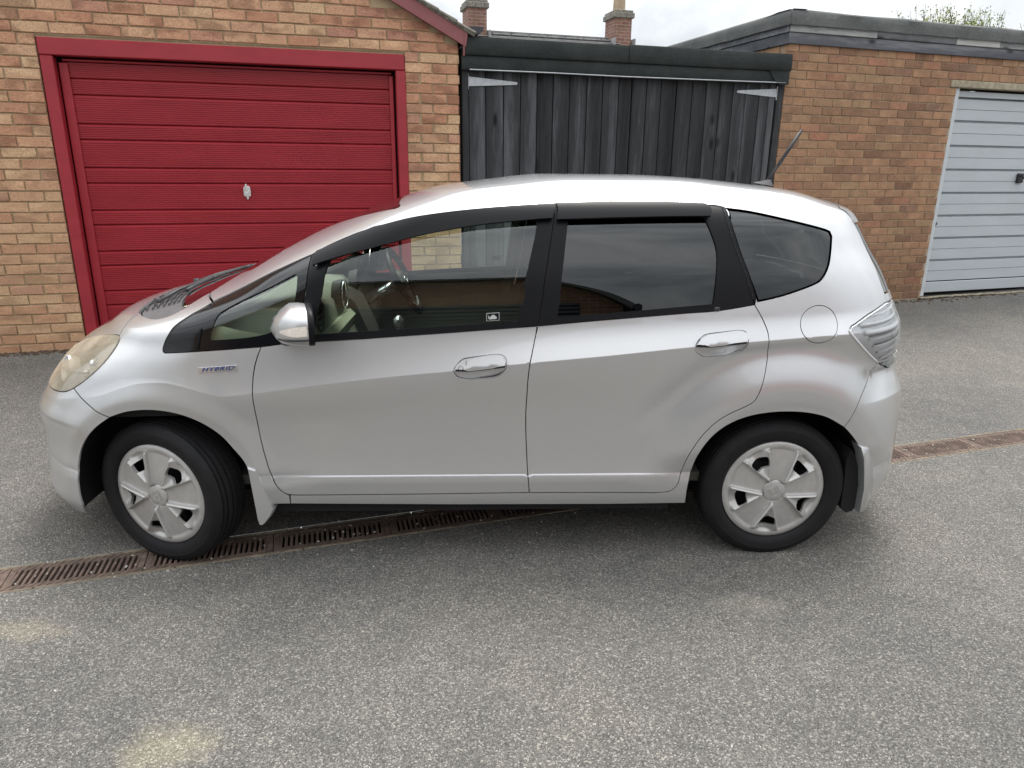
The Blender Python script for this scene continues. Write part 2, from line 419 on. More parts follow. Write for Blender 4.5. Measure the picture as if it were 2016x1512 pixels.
M = {}
M['asphalt'] = mat_asphalt()
M['brick'] = mat_brick_rustic(); M['brick2'] = mat_brick_brown()
M['mortar'] = mat_mortar('buff_mortar', (.38, .285, .17), (.52, .41, .26))
M['mortar2'] = mat_mortar('tan_mortar', (.30, .215, .14), (.44, .34, .24))
M['brickwork'] = mat_brickwork('distant_brickwork', (.20, .10, .08), (.27, .14, .105), (.30, .25, .20))
M['brickwork_red'] = mat_brickwork('plain_rustic_brickwork', (.40, .22, .13), (.34, .17, .11), (.40, .31, .19))
M['brickwork_brown'] = mat_brickwork('plain_brown_brickwork', (.30, .17, .10), (.24, .14, .09), (.42, .32, .22))
M['red'] = mat_paint('red_gloss_paint', (.33, .020, .030), .42, .10)
M['red_trim'] = mat_paint('red_timber_paint', (.31, .020, .030), .45, .12, chips=(.42, .19, .17))
M['maroon'] = mat_paint('faded_maroon_plastic', (.235, .075, .078), .5, .12)
M['pale_blue'] = mat_paint('pale_blue_grey_paint', (.43, .465, .487), .5, .05)
M['pale_trim'] = mat_paint('pale_frame_paint', (.50, .535, .55), .5, .08, chips=(.45, .36, .26))
M['plank'] = mat_wood('black_stained_timber', (.011, .0114, .012), (.034, .036, .039), (.11, .115, .122))
M['fascia'] = mat_wood('weathered_grey_fascia', (.05, .055, .065), (.105, .11, .125), (.26, .27, .28), vert=False)
M['fascia_pale'] = mat_wood('bleached_fascia', (.06, .065, .07), (.21, .22, .225), (.50, .50, .47), vert=False)
M['felt'] = mat_felt('green_black_roofing_felt', (.026, .031, .030), (.048, .054, .052), .25)
M['felt_grey'] = mat_felt('mineral_grey_felt', (.10, .105, .105), (.17, .175, .17), .45)
M['galv'] = simple('galvanised_steel', (.46, .48, .50), .5, .35, var=.12, scale=30)
M['concrete'] = simple('old_concrete', (.33, .29, .21), .9, var=.28, scale=22, bump=.5, bscale=90)
M['edging'] = simple('dirty_concrete_edging', (.17, .14, .10), .95, var=.4, scale=18, bump=.5, bscale=90)
M['iron'] = simple('rusty_cast_iron', (.115, .080, .063), .8, var=.45, scale=14, bump=.5, bscale=120)
M['dust'] = simple('silted_channel', (.10, .085, .06), 1, var=.4, scale=40)
M['black_void'] = simple('dark_channel', (.012, .011, .01), 1)
M['tile'] = simple('lichened_roof_tile', (.20, .19, .16), .9, var=.5, scale=26, bump=.7, bscale=70)
M['slate'] = simple('weathered_slate', (.15, .15, .15), .8, var=.35, scale=6)
M['lead'] = simple('lead_flashing', (.30, .30, .30), .7, var=.15)
M['pot'] = simple('buff_chimney_pot', (.40, .31, .21), .8, var=.2)
M['gutter'] = simple('dark_grey_gutter', (.03, .034, .040), .45)
M['steel'] = simple('bright_steel', (.72, .73, .72), .35, .4, var=.08, scale=40)
M['paint'] = mat_car_paint()
M['black_gloss'] = simple('gloss_black_trim', (.004, .0045, .006), .10, spec=.5)
M['black_satin'] = simple('satin_black_trim', (.0055, .006, .0075), .40, spec=.2)
M['visor'] = simple('smoked_acrylic', (.0065, .007, .0085), .34, spec=.2)
M['black_plastic'] = simple('black_plastic', (.028, .028, .031), .55, var=.15, scale=30)
M['grey_plastic'] = simple('grey_cowl_plastic', (.085, .082, .085), .6, var=.15, scale=30)
M['rubber'] = simple('tyre_rubber', (.0085, .0085, .0095), .7, spec=.3, var=.25, scale=20)
M['under'] = simple('underbody_black', (.008, .008, .009), .9)
M['hubcap'] = simple('silver_hubcap_paint', (.44, .435, .42), .36, .35, coat=.25, var=.08, scale=30)
M['steel_dark'] = simple('black_steel_wheel', (.014, .014, .015), .5)
M['chrome'] = simple('chrome', (.80, .81, .83), .2, .85)
M['badge_blue'] = simple('badge_blue', (.012, .05, .19), .3)
M['glass'] = mat_glass('green_tinted_glass', (.84, .92, .86))
M['glass_dark'] = mat_glass('privacy_glass', (.05, .055, .06), .85)
M['interior'] = simple('interior_trim_grey', (.30, .31, .25), .7)
M['interior_dark'] = simple('interior_trim_dark', (.06, .056, .048), .6)
M['cream'] = simple('cream_interior_trim', (.52, .55, .40), .6)
M['headlining'] = simple('pale_headlining', (.35, .36, .33), .9)
M['lamp_white'] = simple('bright_lamp_moulding', (.93, .94, .95), .25)
M['white_print'] = simple('white_print', (.45, .46, .44), .5)
M['yellow_print'] = simple('yellow_print', (.75, .55, .05), .5)
M['blue_screen'] = simple('blue_dial', (.12, .28, .5), .3)
M['orange_lens'] = simple('amber_bulb', (.55, .20, .03), .3)
def pchip(xk,yk):
    xk=np.asarray(xk,float);yk=np.asarray(yk,float);h=np.diff(xk);d=np.diff(yk)/h;n=len(xk)
    m=np.zeros(n)
    for i in range(1,n-1):
        if d[i-1]*d[i]>0:
            w1=2*h[i]+h[i-1];w2=h[i]+2*h[i-1];m[i]=(w1+w2)/(w1/d[i-1]+w2/d[i])
    m[0]=d[0];m[-1]=d[-1]
    def f(x):
        x=np.clip(x,xk[0],xk[-1]);i=np.clip(np.searchsorted(xk,x,'right')-1,0,n-2)
        t=(x-xk[i])/h[i]
        return ((1+2*t)*(1-t)**2*yk[i]+t*(1-t)**2*h[i]*m[i]+t*t*(3-2*t)*yk[i+1]+t*t*(t-1)*h[i]*m[i+1])
    return f
def nspl(xk,yk):
    xk=np.asarray(xk,float);yk=np.asarray(yk,float);n=len(xk);h=np.diff(xk)
    A=np.zeros((n,n));q=np.zeros(n);A[0,0]=A[-1,-1]=1
    for i in range(1,n-1):
        A[i,i-1]=h[i-1];A[i,i]=2*(h[i-1]+h[i]);A[i,i+1]=h[i];q[i]=6*((yk[i+1]-yk[i])/h[i]-(yk[i]-yk[i-1])/h[i-1])
    M_=np.linalg.solve(A,q)
    def f(x):
        x=np.clip(x,xk[0],xk[-1]);i=np.clip(np.searchsorted(xk,x,'right')-1,0,n-2)
        a=xk[i+1]-x;c=x-xk[i];hh=h[i]
        return (M_[i]*a**3+M_[i+1]*c**3)/(6*hh)+(yk[i]/hh-M_[i]*hh/6)*a+(yk[i+1]/hh-M_[i+1]*hh/6)*c
    return f
def sstep(a,b,x):
    t=np.clip((x-a)/(b-a),0,1);return t*t*(3-2*t)
Z0,ZT=0.17,1.538
def z2v(z): return 1-np.sqrt(np.clip((ZT-np.asarray(z,float))/(ZT-Z0),0,1))
def v2z(v): return ZT-(ZT-Z0)*(1-v)**2
ZK=np.array([.17,.25,.35,.45,.55,.65,.72,.78,.84,.90,.96,1.02,1.10,1.18,1.26,1.34,1.40,1.44,1.482,1.506,1.525,1.538])
_v=z2v(ZK)
FXN=pchip(_v,[-1.957,-1.989,-1.982,-1.986,-1.995,-1.938,-1.883,-1.827,-1.749,-1.645,-1.553,-1.325,-1.076,-0.93,-0.764,-0.583,-0.437,-0.313,-0.162,0.013,0.16,0.337])
FXT=pchip(_v,[1.878,1.933,1.966,1.975,1.974,1.964,1.943,1.919,1.907,1.906,1.898,1.874,1.842,1.801,1.75,1.703,1.661,1.55,1.401,1.201,1.003,0.645])
FW=nspl(_v,[0.79,0.825,0.838,0.843,0.846,0.848,0.847,0.845,0.842,0.837,0.829,0.8185,0.8035,0.7865,0.7635,0.7375,0.7055,0.66,0.57,0.465,0.325,0])
FDF=pchip(_v,[.68,.72,.76,.78,.78,.76,.74,.72,.70,.66,.58,.48,.42,.40,.38,.36,.35,.34,.34,.32,.30,.28])
FDR=pchip(_v,[.50,.55,.60,.62,.62,.62,.62,.62,.62,.60,.60,.60,.60,.60,.60,.58,.56,.5,.45,.4,.3,.2])
CREASE=pchip([-2.1,-1.75,-1.6,-1.42,-1.329,-1.246,-1.169,-1.096,-1.02,-.946,-.83,-.637,-.329,-.059,.203,.519,.851,1.138,1.46,1.7,2.1],
             [.62,.65,.68,.718,.752,.774,.778,.766,.744,.728,.738,.763,.80,.826,.854,.883,.916,.939,.963,.97,.97])
XF,XR,AZ=-1.236,1.241,.295
def sidew(x,z):
    zc=CREASE(x)
    zt=.950+(x+.61)*.048;hh=np.maximum(zt-zc,.05);t=np.clip((z-zc)/hh,0,1)
    y0,y1=.846+.019*(1-sstep(.2,1.3,x))*sstep(-1.25,-.95,x),FW(z2v(zt));m1=-.165*hh;m0=(-(y0-y1)/hh-.06)*hh
    up=(1+2*t)*(1-t)**2*y0+t*(1-t)**2*m0+t*t*(3-2*t)*y1+t*t*(t-1)*m1
    LO=pchip([0,.06,.11,.165,.19,.205,.22,.30,.45,.70,.9,1.0],[.79,.818,.830,.837,.8400,.8402,.8335,.829,.8305,.8395,.8435,.846])
    # u spans sill->crease ; keep lower features at fixed height
    zz=np.where(z<.45,(z-.17),.28+(z-.45)/np.maximum(zc-.45,.05)*.72)
    lo=LO(zz)
    lf=sstep(-.80,-.55,x)*(1-sstep(.75,.9,x))
    lo=lo+(y0-.846)*sstep(.62,1.0,zz)
    lo=lo-(1-lf)*.008*np.exp(-((z-.378)/.022)**2)
    w=np.where(z>zc,up,lo)
    w=np.where(z>zt,FW(z2v(z)),w)
    # wheel arch flares
    for xc,amp,r0,r1 in((XF,.014,.405,.50),(XR,.030,.44,.59)):
        rho=np.hypot(x-xc,z-AZ)
        fade=sstep(.36,.50,z) if xc==XR else sstep(.2,.4,z)
        w=w+amp*(1-sstep(r0,r1,rho))*fade
        w=w-.005*(1-sstep(.365,.415,rho))*fade
    rho=np.hypot(x-XR,z-AZ)
    w=w-.012*np.exp(-((rho-.62)/.05)**2)*sstep(.55,.7,z)*(1-sstep(zc-.05,zc,z))
    k=sstep(1.50,1.66,x)
    w=w-k*.040*np.clip((z-.682)/.10,0,1)*(1-sstep(.785,.815,z))
    k=1-sstep(-1.66,-1.50,x)
    w=w-k*.016*(1-sstep(.565,.592,z))*sstep(.36,.50,z)
    return w
NF,MF,NR,MR=2.6,1.9,3.2,2.0
def halfw(x,z):
    x=np.asarray(x,float);z=np.asarray(z,float)
    v=z2v(z);xn=FXN(v);xt=FXT(v)
    W=sidew(x,z)
    s=np.clip(1-(x-xn)/FDF(v),0,1);t=np.clip(1-(xt-x)/FDR(v),0,1)
    y=W*np.maximum(1-s**NF,0)**(1/MF)*np.maximum(1-t**NR,0)**(1/MR)
    return y,(x>=xn)&(x<=xt)&(z<=ZT)&(z>=Z0)
def xz2av(x,z):
    v=z2v(z);xn=FXN(v);xt=FXT(v)
    c=np.clip(1-2*(x-xn)/(xt-xn),-1,1);return np.arccos(c)/np.pi,v
def av2p(a,v,off=0.0):
    z=v2z(v);xn=FXN(v);xt=FXT(v);x=xn+(xt-xn)*(1-np.cos(np.pi*a))/2
    y,_=halfw(x,z);p=np.stack([x,-y,z],-1)
    return p
# ------------------------------------------------------------------ ground and drain
DR_AZ = R(18.2)
_du = Vector((math.cos(DR_AZ), math.sin(DR_AZ), 0)); _dn = Vector((-math.sin(DR_AZ), math.cos(DR_AZ), 0))
DR_N = 2.93                                    # distance of the drain line from the camera foot
HALF = .105
def ground_z(u, s):
    """s: metres beyond the drain towards the garages"""
    if s <= 0: return 0.0
    a = .205 + .0105 * max(-4, min(9, u))
    return a * min(1.25, (min(s, 3.4) / 3.05)) ** 1.55
def world_of(u, s, z): 
    p = _du * u + _dn * (DR_N + s); return (p.x, p.y, z)
def ground_sheet():
    mb = MB()
    us = [-60, -25, -12, -8, -5, -3, -2, -1, 0, 1, 2, 3, 4, 5, 6, 7, 8, 9, 12, 16, 25, 60]
    def strip(ss):
        b = len(mb.v)
        for s in ss:
            for u in us: mb.v.append(world_of(u, s, ground_z(u, s - HALF)))
        n = len(us)
        for i in range(len(ss) - 1):
            for j in range(n - 1): mb.f.append((b + i * n + j, b + i * n + j + 1, b + (i + 1) * n + j + 1, b + (i + 1) * n + j))
    strip([-60, -25, -12, -6, -3, -1.5, -.6, -HALF])
    strip([HALF, .2, .4, .7, 1.0, 1.3, 1.6, 1.9, 2.2, 2.5, 2.8, 3.1, 3.4, 5, 8, 15, 30, 60])
    o = mb.build('ground', M['asphalt'], smooth=True); tag(o, kind='structure'); return o
ground_sheet()

drain = empty('drain_channel', world_of(1.0, 0, 0), DR_AZ)
tag(drain, 'rusty slotted drain channel crossing the asphalt under the car', 'drain')
mb = MB()
mb.box((0, 0, -.16), (16, .30, .02)); mb.box((0, -.085, -.08), (16, .02, .15)); mb.box((0, .085, -.08), (16, .02, .15))
mb.build('channel_trough', M['black_void'], drain)
for sg in (-1, 1):
    mb = MB(); x = -8
    while x < 8:
        l = .5; mb.bbox((x + l / 2, sg * .0955, -.0135), (l - .004, .017, .03), .003); x += l
    mb.build('channel_edge', M['edging'], drain)
def grate_mesh():
    mb = MB(); L, Wd = .497, .172
    for sg in (-1, 1):
        mb.bbox((0, sg * (Wd / 2 - .014), -.009), (L, .028, .02), .002)
        for k in range(16):                         # raised ribs on the border
            x = -L / 2 + .02 + k * .0305
            mb.box((x, sg * (Wd / 2 - .014), .0018), (.007, .034, .003), Matrix.Rotation(R(-38), 3, 'Z'))
    for sg in (-1, 1): mb.bbox((sg * (L / 2 - .012), 0, -.009), (.024, Wd - .056, .02), .002)
    n = 21; slant = R(3)
    for k in range(n):
        x = -L / 2 + .030 + k * (L - .06) / (n - 1)
        mb.bbox((x, 0, -.009), (.0118, (Wd - .054) / math.cos(slant), .02), .002, Matrix.Rotation(-slant, 3, 'Z'))
    return mb
g0 = None
for k in range(-9, 12):
    if g0 is None:
        g0 = grate_mesh().build('grate', M['iron'], drain); g = g0
    else:
        g = g0.copy(); link(g, drain)
    g.location = (k * .5 + .13, 0, -.001 - rnd.random() * .002); g.rotation_euler = (0, 0, rnd.uniform(-.004, .004))

# ------------------------------------------------------------------ brick walls
def brick_mesh(name, L, H=.0655, D=.06, b=.0032, jag=.0):
    """front and edges only, chamfered and slightly uneven"""
    x, z = L / 2, H / 2
    r_ = lambda q: rnd.uniform(-q, q)
    v = [(-x, 0, -z), (x, 0, -z), (x, 0, z), (-x, 0, z),
         (-x, -D, -z), (x, -D, -z), (x, -D, z), (-x, -D, z)]
    f = []
    me_v = [(-x, .05, -z), (x, .05, -z), (x, .05, z), (-x, .05, z)]
    n_in = [(-x + r_(jag), b, -z + r_(jag)), (0 + r_(.02), b + r_(jag), -z + r_(jag)), (x + r_(jag), b, -z + r_(jag)), (x + r_(jag), b, z + r_(jag)), (r_(.02), b + r_(jag), z + r_(jag)), (-x + r_(jag), b, z + r_(jag))]
    fr = [(px * (1 - 2 * b / L), r_(jag * .7), pz * (1 - 2 * b / H)) for (px, _, pz) in n_in]
    bk = [(px, D, pz) for (px, _, pz) in n_in]
    V = fr + n_in + bk
    F = [(0, 1, 4, 5), (1, 2, 3, 4)]
    for a in (0, 6):
        for i in range(6):
            j = (i + 1) % 6; F.append((a + i, a + 6 + i, a + 6 + j, a + j))
    me = bpy.data.meshes.new(name); me.from_pydata(V, [], F)
    import bmesh
    bm = bmesh.new(); bm.from_mesh(me); bmesh.ops.recalc_face_normals(bm, faces=bm.faces)
    bm.faces.ensure_lookup_table()
    if bm.faces[0].normal.y > 0: bmesh.ops.reverse_faces(bm, faces=bm.faces)
    bm.to_mesh(me); bm.free()
    return me
class BrickSet:
    def __init__(s, mat, parent, proud, jag, H=.0655):
        s.mat = mat; s.parent = parent; s.cache = {}; s.proud = proud; s.jag = jag; s.H = H; s.hidden = MB(); s.n = 0
    def put(s, u, z, L, shown=True, depth=None):
        key = round(L * 200) / 200
        if shown and s.n < 300:
            s.cache.setdefault(key, [])
            if len(s.cache[key]) < 5:
                me = brick_mesh('brick', L, s.H, jag=s.jag); me.materials.append(s.mat); s.cache[key].append(me)
            me = rnd.choice(s.cache[key])
            o = bpy.data.objects.new('brick', me); link(o, s.parent); s.n += 1
            o.location = (u, -s.proud + rnd.uniform(-.0018, .0018), z + rnd.uniform(-.0012, .0012))
            o.rotation_euler = (rnd.uniform(-.008, .008), rnd.uniform(-.006, .006), rnd.uniform(-.006, .006))
        else:
            s.hidden.box((u, -s.proud + .03, z), (L, .06, s.H))
    def finish(s, name='brick_courses'):
        if s.hidden.v:
            o = s.hidden.build(name, s.mat, s.parent); o['kind'] = 'stuff'

# ---- left garage -----------------------------------------------------------
L_AZ, L_D, LZ = R(15.6), 6.04, .17
left = empty('brick_garage', (-math.sin(L_AZ) * L_D, math.cos(L_AZ) * L_D, 0), L_AZ)
tag(left, 'gabled brick garage with a red ribbed door and maroon bargeboard', 'garage', 'garages along the yard')
BARGE = lambda u: 2.471 + (1.269 - u) * .512       # underside of the bargeboard
mb = MB()
def slab(x0, x1, z0, z1, y0=.0075, y1=.22): mb.box(((x0 + x1) / 2, (y0 + y1) / 2, (z0 + z1) / 2), (x1 - x0, y1 - y0, z1 - z0))
slab(-5.2, -1.742, -.1, 2.405); slab(.795, 1.215, -.1, 2.405)
V = [(-5.2, 2.405), (1.215, 2.405), (1.215, BARGE(1.215) + .03), (-.9, BARGE(-.9) + .03), (-3.0, BARGE(-.9) + .03 - 2.1 * .512), (-5.2, 2.6)]
mb.prism(V, .0075, .22)
mb.build('mortar_wall', M['mortar'], left)
mb = MB(); mb.box((1.13, 3.1, 1.25), (.2, 5.7, 2.5)); mb.box((-5.1, 3.1, 1.25), (.2, 5.7, 2.5)); mb.box((-2.0, 5.9, 1.3), (6.4, .2, 2.6))
mb.build('rear_walls', M['brickwork_red'], left)
mb = MB(); mb.box((-2, 3, .10), (6, 5.6, .02)); mb.build('garage_floor', M['concrete'], left)
bs = BrickSet(M['brick'], left, .004, .0022)
G = .0749
for k in range(0, 44):
    z = LZ + k * G + G / 2 + .003
    if k < 30:
        # left strip, laid from the jamb leftwards
        x = -1.742; first = .1025 if k % 2 else .215
        l = first; i = 0
        while x > -3.3:
            c = x - l / 2
            bs.put(c, z, l, shown=(c > -2.62)); x -= l + .010; l = .215
        # right pier
        if k % 2:
            for c, l in ((.795 + .052, .1025), (.795 + .2225, .2025), (.795 + .382, .094)): bs.put(c, z, l, shown=(z > 1.28))
        else:
            for c, l in ((.795 + .103, .203), (.795 + .3205, .207)): bs.put(c, z, l, shown=(z > 1.28))
    else:
        x = 1.219 - (.0 if k % 2 else 0); l = .215 if k % 2 == 0 else .1025
        if k == 30: l = .16
        while x > -3.6:
            c = x - l / 2
            top = z + .035
            if top < BARGE(c + l / 2) + .05:
                bs.put(c, z, l, shown=(c > -2.2 - .0 and z < 2.95 and c > -2.0 - (2.6 - z)))
            x -= l + .010; l = .215
bs.finish()
# door frame
fr = empty('door_frame', (0, 0, 0), 0, left)
mb = MB(); mb.bbox((-.4705, -.012 + .045, 2.342), (2.521, .09, .112), .005); mb.build('frame_head', M['red_trim'], fr)
mb = MB(); mb.bbox((-1.690, -.010 + .045, 1.215), (.080, .088, 2.137), .005); mb.build('jamb', M['red_trim'], fr)
mb = MB(); mb.bbox((.758, -.010 + .045, 1.215), (.075, .088, 2.137), .005); mb.build('jamb', M['red_trim'], fr)
mb = MB(); mb.box((-.47, .03, 2.409), (2.54, .045, .016)); mb.build('frame_seal', M['mortar'], fr)
mb = MB(); mb.tube([(-1.655, -.012, .33), (-1.652, -.02, .22)], .03, 8); mb.build('splintered_foot', M['concrete'], fr)
# ribbed up-and-over door
gd = empty('garage_door', (0, 0, 0), 0, left)
def door_band(z0, z1, x0, x1, y, ribs, mat, groove=.012, depth=.016):
    """one pressed section: ribbed face between two recessed grooves"""
    prof = [(y + depth, z0), (y, z0 + groove * .55)]
    if ribs:
        n = max(3, int((z1 - z0) / .0155)); h = (z1 - z0 - groove * 1.6) / n
        for k in range(n):
            a = z0 + groove * .8 + k * h
            prof += [(y, a), (y - .0048, a + h * .16), (y - .0048, a + h * .56), (y, a + h * .72)]
    prof += [(y, z1 - groove * .5), (y + depth, z1)]
    m_ = MB(); b = len(m_.v)
    for x in (x0, x1):
        for (yy, zz) in prof: m_.v.append((x, yy, zz))
    n = len(prof)
    for i in range(n - 1): m_.f.append((i, n + i, n + i + 1, i + 1))
    m_.f.append(tuple(range(n))); m_.f.append(tuple(range(n, 2 * n))[::-1])
    return m_
zs = [2.258, 2.148, 2.039, 1.843, 1.734, 1.537, 1.427, 1.230, 1.122, .925, .816, .620, .510, .314, .195]
for i in range(len(zs) - 1):
    o = door_band(zs[i + 1], zs[i], -1.585, .672, .088, True, M['red']).build('door_section', M['red'], gd)
mb = MB()
mb.bbox((-1.6115, .078, 1.22), (.060, .028, 2.06), .006); mb.bbox((.690, .078, 1.22), (.034, .028, 2.06), .006)
mb.bbox((-.46, .082, 2.266), (2.31, .03, .016), .004); mb.build('door_edge_frame', M['red'], gd)
mb = MB(); mb.box((-.46, .125, 1.22), (2.6, .012, 2.2)); mb.build('door_back', M['black_void'], gd)
hd = MB(); hd.bbox((-.464, .068, 1.368), (.052, .022, .086), .012); hd.bbox((-.468, .058, 1.400), (.016, .02, .05), .005); hd.bbox((-.462, .060, 1.332), (.015, .014, .05), .005)
hd.tube([(-.464, .056, 1.36), (-.464, .05, 1.36)], .012, 10)
hd.build('door_handle', M['steel'], gd)
# gable roof with bargeboard, tiles and gutter
SL = math.atan(.512)
def along(u, off): return (u, BARGE(u) + off)
mb = MB()
P = [(1.269, 2.471), (1.284, 2.553), (1.284, 2.58), (-.9, BARGE(-.9) + .118), (-.9, BARGE(-.9))]
mb.prism(P, -.060, -.030); mb.build('bargeboard', M['maroon'], left)
mb = MB()
Q = [(-.9, BARGE(-.9)), (-.9, BARGE(-.9) + .118), (-3.05, BARGE(-.9) + .118 - 2.15 * .512), (-3.05, BARGE(-.9) - 2.15 * .512)]
mb.prism(Q, -.060, -.030); mb.build('bargeboard', M['maroon'], left)
tiles = empty('tiled_roof', (0, 0, 0), 0, left)
tax = Matrix.Rotation(SL, 3, 'Y')
for row in range(14):
    u = 1.30 - row * .145; z = BARGE(u) + .118
    for col in range(2):
        m_ = MB(); m_.bbox((0, 0, 0), (.235, .298, .020), .005, Matrix.Rotation(SL - .05, 3, 'Y'))
        o = m_.build('roof_tile', M['tile'], tiles); o.location = (u - .06, .065 + col * .302, z + .045 + rnd.uniform(-.003, .003))
    if row < 14:
        m_ = MB(); m_.bbox((0, 0, 0), (.165, .03, .030), .006, tax); o = m_.build('verge_mortar', M['tile'], tiles); o.location = (u - .03, -.058, z + .020)
mb = MB(); a0 = (1.33, BARGE(1.33) + .135); a1 = (-.9, BARGE(-.9) + .135)
mb.prism([a0, a1, (a1[0], a1[1] + .03), (a0[0] + .01, a0[1] + .03)], .50, 6.1)
mb.prism([(-.9, BARGE(-.9) + .135), (-3.1, BARGE(-.9) + .135 - 2.2 * .512), (-3.1, BARGE(-.9) + .165 - 2.2 * .512), (-.9, BARGE(-.9) + .165)], -.05, 6.1)
o = mb.build('roof_slope', M['tile'], tiles)
mb = MB(); prof = []
for k in range(13):
    th = math.pi + math.pi * k / 12; prof.append((1.362 + .052 * math.cos(th), 2.618 + .052 * math.sin(th)))
pin = [(1.362 + .047 * math.cos(math.pi + math.pi * k / 12), 2.618 + .047 * math.sin(math.pi + math.pi * k / 12)) for k in range(13)]
mb.prism(prof + pin[::-1], -.05, 5.9); mb.prism(prof, -.056, -.05)
mb.build('gutter', M['gutter'], left)
mb = MB(); mb.bbox((1.255, -.045, 2.49), (.012, .03, .17), .003); mb.box((1.262, 2.9, 2.56), (.02, 5.8, .14)); mb.build('eaves_board', M['maroon'], left)

# ---- right garage ----------------------------------------------------------
R_AZ, R_D, RZ = R(18.3), 5.86, .26
right = empty('brick_garage', (-math.sin(R_AZ) * R_D, math.cos(R_AZ) * R_D, 0), R_AZ)
tag(right, 'flat roofed brown brick garage with a pale blue door', 'garage', 'garages along the yard')
mb = MB()
slab(4.535, 6.575, -.1, 2.37, .006); slab(4.535, 8.9, 2.37, 2.68, .006); slab(8.75, 8.9, -.1, 2.37, .006)
mb.build('mortar_wall', M['mortar2'], right)
mb = MB(); mb.box((4.64, 3.2, 1.3), (.2, 6.0, 2.76)); mb.box((9.9, 3.2, 1.3), (.2, 6, 2.76)); mb.box((7.2, 6.1, 1.3), (5.2, .2, 2.76)); mb.box((9.4, .11, 1.3), (1.1, .2, 2.76))
mb.build('rear_walls', M['brickwork_brown'], right)
mb = MB(); mb.box((7.2, 3, .17), (5, 5.8, .02)); mb.build('garage_floor', M['concrete'], right)
bs = BrickSet(M['brick2'], right, .0015, .0016, H=.0665)
def hid(u, z):
    if u < 5.4: return z < 1.22 - .30 * (u - 4.53)
    return z < .98 - 1.0 * (u - 5.4)
for k in range(0, 32):
    z = RZ + k * .075 + .0375
    x = 4.531; l = .1025 if k % 2 else .215
    end = 6.575 if k < 28 else 8.75
    while x < end - .02:
        l2 = min(l, end - .004 - x)
        c = x + l2 / 2
        if 28 == k and 6.48 < c < 8.75:
            x += l2 + .0095; l = .215; continue
        if l2 > .02: bs.put(c, z, l2, shown=(not hid(c, z) and c < 8.1))
        x += l2 + .0095; l = .215
# return wall along the passage: top courses show above the timber garage
for k in range(0, 32):
    z = RZ + k * .075 + .0375; y = .015 + (.1125 if k % 2 else 0)
    while y < 5.8:
        bs.hidden.box((4.541, y + .107, z), (.03, .215, .0665)); y += .2245
bs.finish()
mb = MB(); mb.bbox((7.62, .03, 2.4), (2.27, .085, .066), .006); mb.build('lintel', M['concrete'], right)
# roof edge: felt upstand over two fascia boards, front and passage side
def fascia_run(name, mat, z0, z1, proud, thick):
    m_ = MB(); m_.bbox(((4.53 - proud + 10.1) / 2, -proud + thick / 2, (z0 + z1) / 2), (10.1 - 4.53 + proud, thick, z1 - z0), .004); m_.build(name, mat, right)
    m_ = MB(); m_.bbox((4.53 - proud + thick / 2, (thick - proud + .002 + 6.2) / 2, (z0 + z1) / 2), (thick, 6.2 - thick + proud - .002, z1 - z0), .004); m_.build(name, mat, right)
fascia_run('fascia_board', M['fascia'], 2.650, 2.742, .022, .02)
def pale_board(x0, x1, mat):
    m_ = MB(); m_.bbox(((x0 + x1) / 2, -.024, 2.782), (x1 - x0 - .004, .02, .076), .003); m_.build('fascia_batten', mat, right)
for a_, b_ in ((4.50, 5.47), (5.47, 6.43), (6.43, 7.0), (7.0, 8.6), (8.6, 10.1)): pale_board(a_, b_, M['fascia_pale'] if a_ > 4.6 else M['fascia_pale'])
m_ = MB(); m_.bbox((4.506, 3.09, 2.782), (.02, 6.2, .076), .003); m_.build('fascia_batten', M['fascia'], right)
def felt_edge(L_, mat, name, axis):
    """strip of felt turned over the roof edge, lower edge slightly ragged"""
    m_ = MB(); n = 90; prof = lambda k: [(-.052, 2.80 + rnd.uniform(-.003, .003)), (-.056, 2.86), (-.054 + .004 * math.sin(k * .5), 2.905), (-.035, 2.922 + .003 * math.sin(k * .37)), (.14, 2.925), (.9, 2.86), (6.2, 2.84)]
    for k in range(n + 1):
        for (y, z) in prof(k):
            t = k / n * L_
            if axis == 'x': m_.v.append((4.475 + t + (min(y + .056, 1.6) if k == 0 else 0) * 0, y, z))
            else: m_.v.append((4.53 + y, -.052 + t, z))
    q = len(prof(0))
    for k in range(n):
        for i in range(q - 1): m_.f.append((k * q + i, (k + 1) * q + i, (k + 1) * q + i + 1, k * q + i + 1))
    return m_.build(name, mat, right, angle=50)
felt_edge(5.6, M['felt_grey'], 'roof_felt', 'x')
m_ = MB(); n = 60
for k in range(n + 1):
    t = -.054 + 6.2 * k / n
    for (x, z) in [(-.054, 2.80 + rnd.uniform(-.003, .003)), (-.057, 2.86), (-.056, 2.905), (-.037, 2.924), (.12, 2.929)]: m_.v.append((4.53 + x, t, z))
for k in range(n):
    for i in range(4): m_.f.append((k * 5 + i, (k + 1) * 5 + i, (k + 1) * 5 + i + 1, k * 5 + i + 1))
m_.build('roof_felt', M['felt_grey'], right, angle=50)
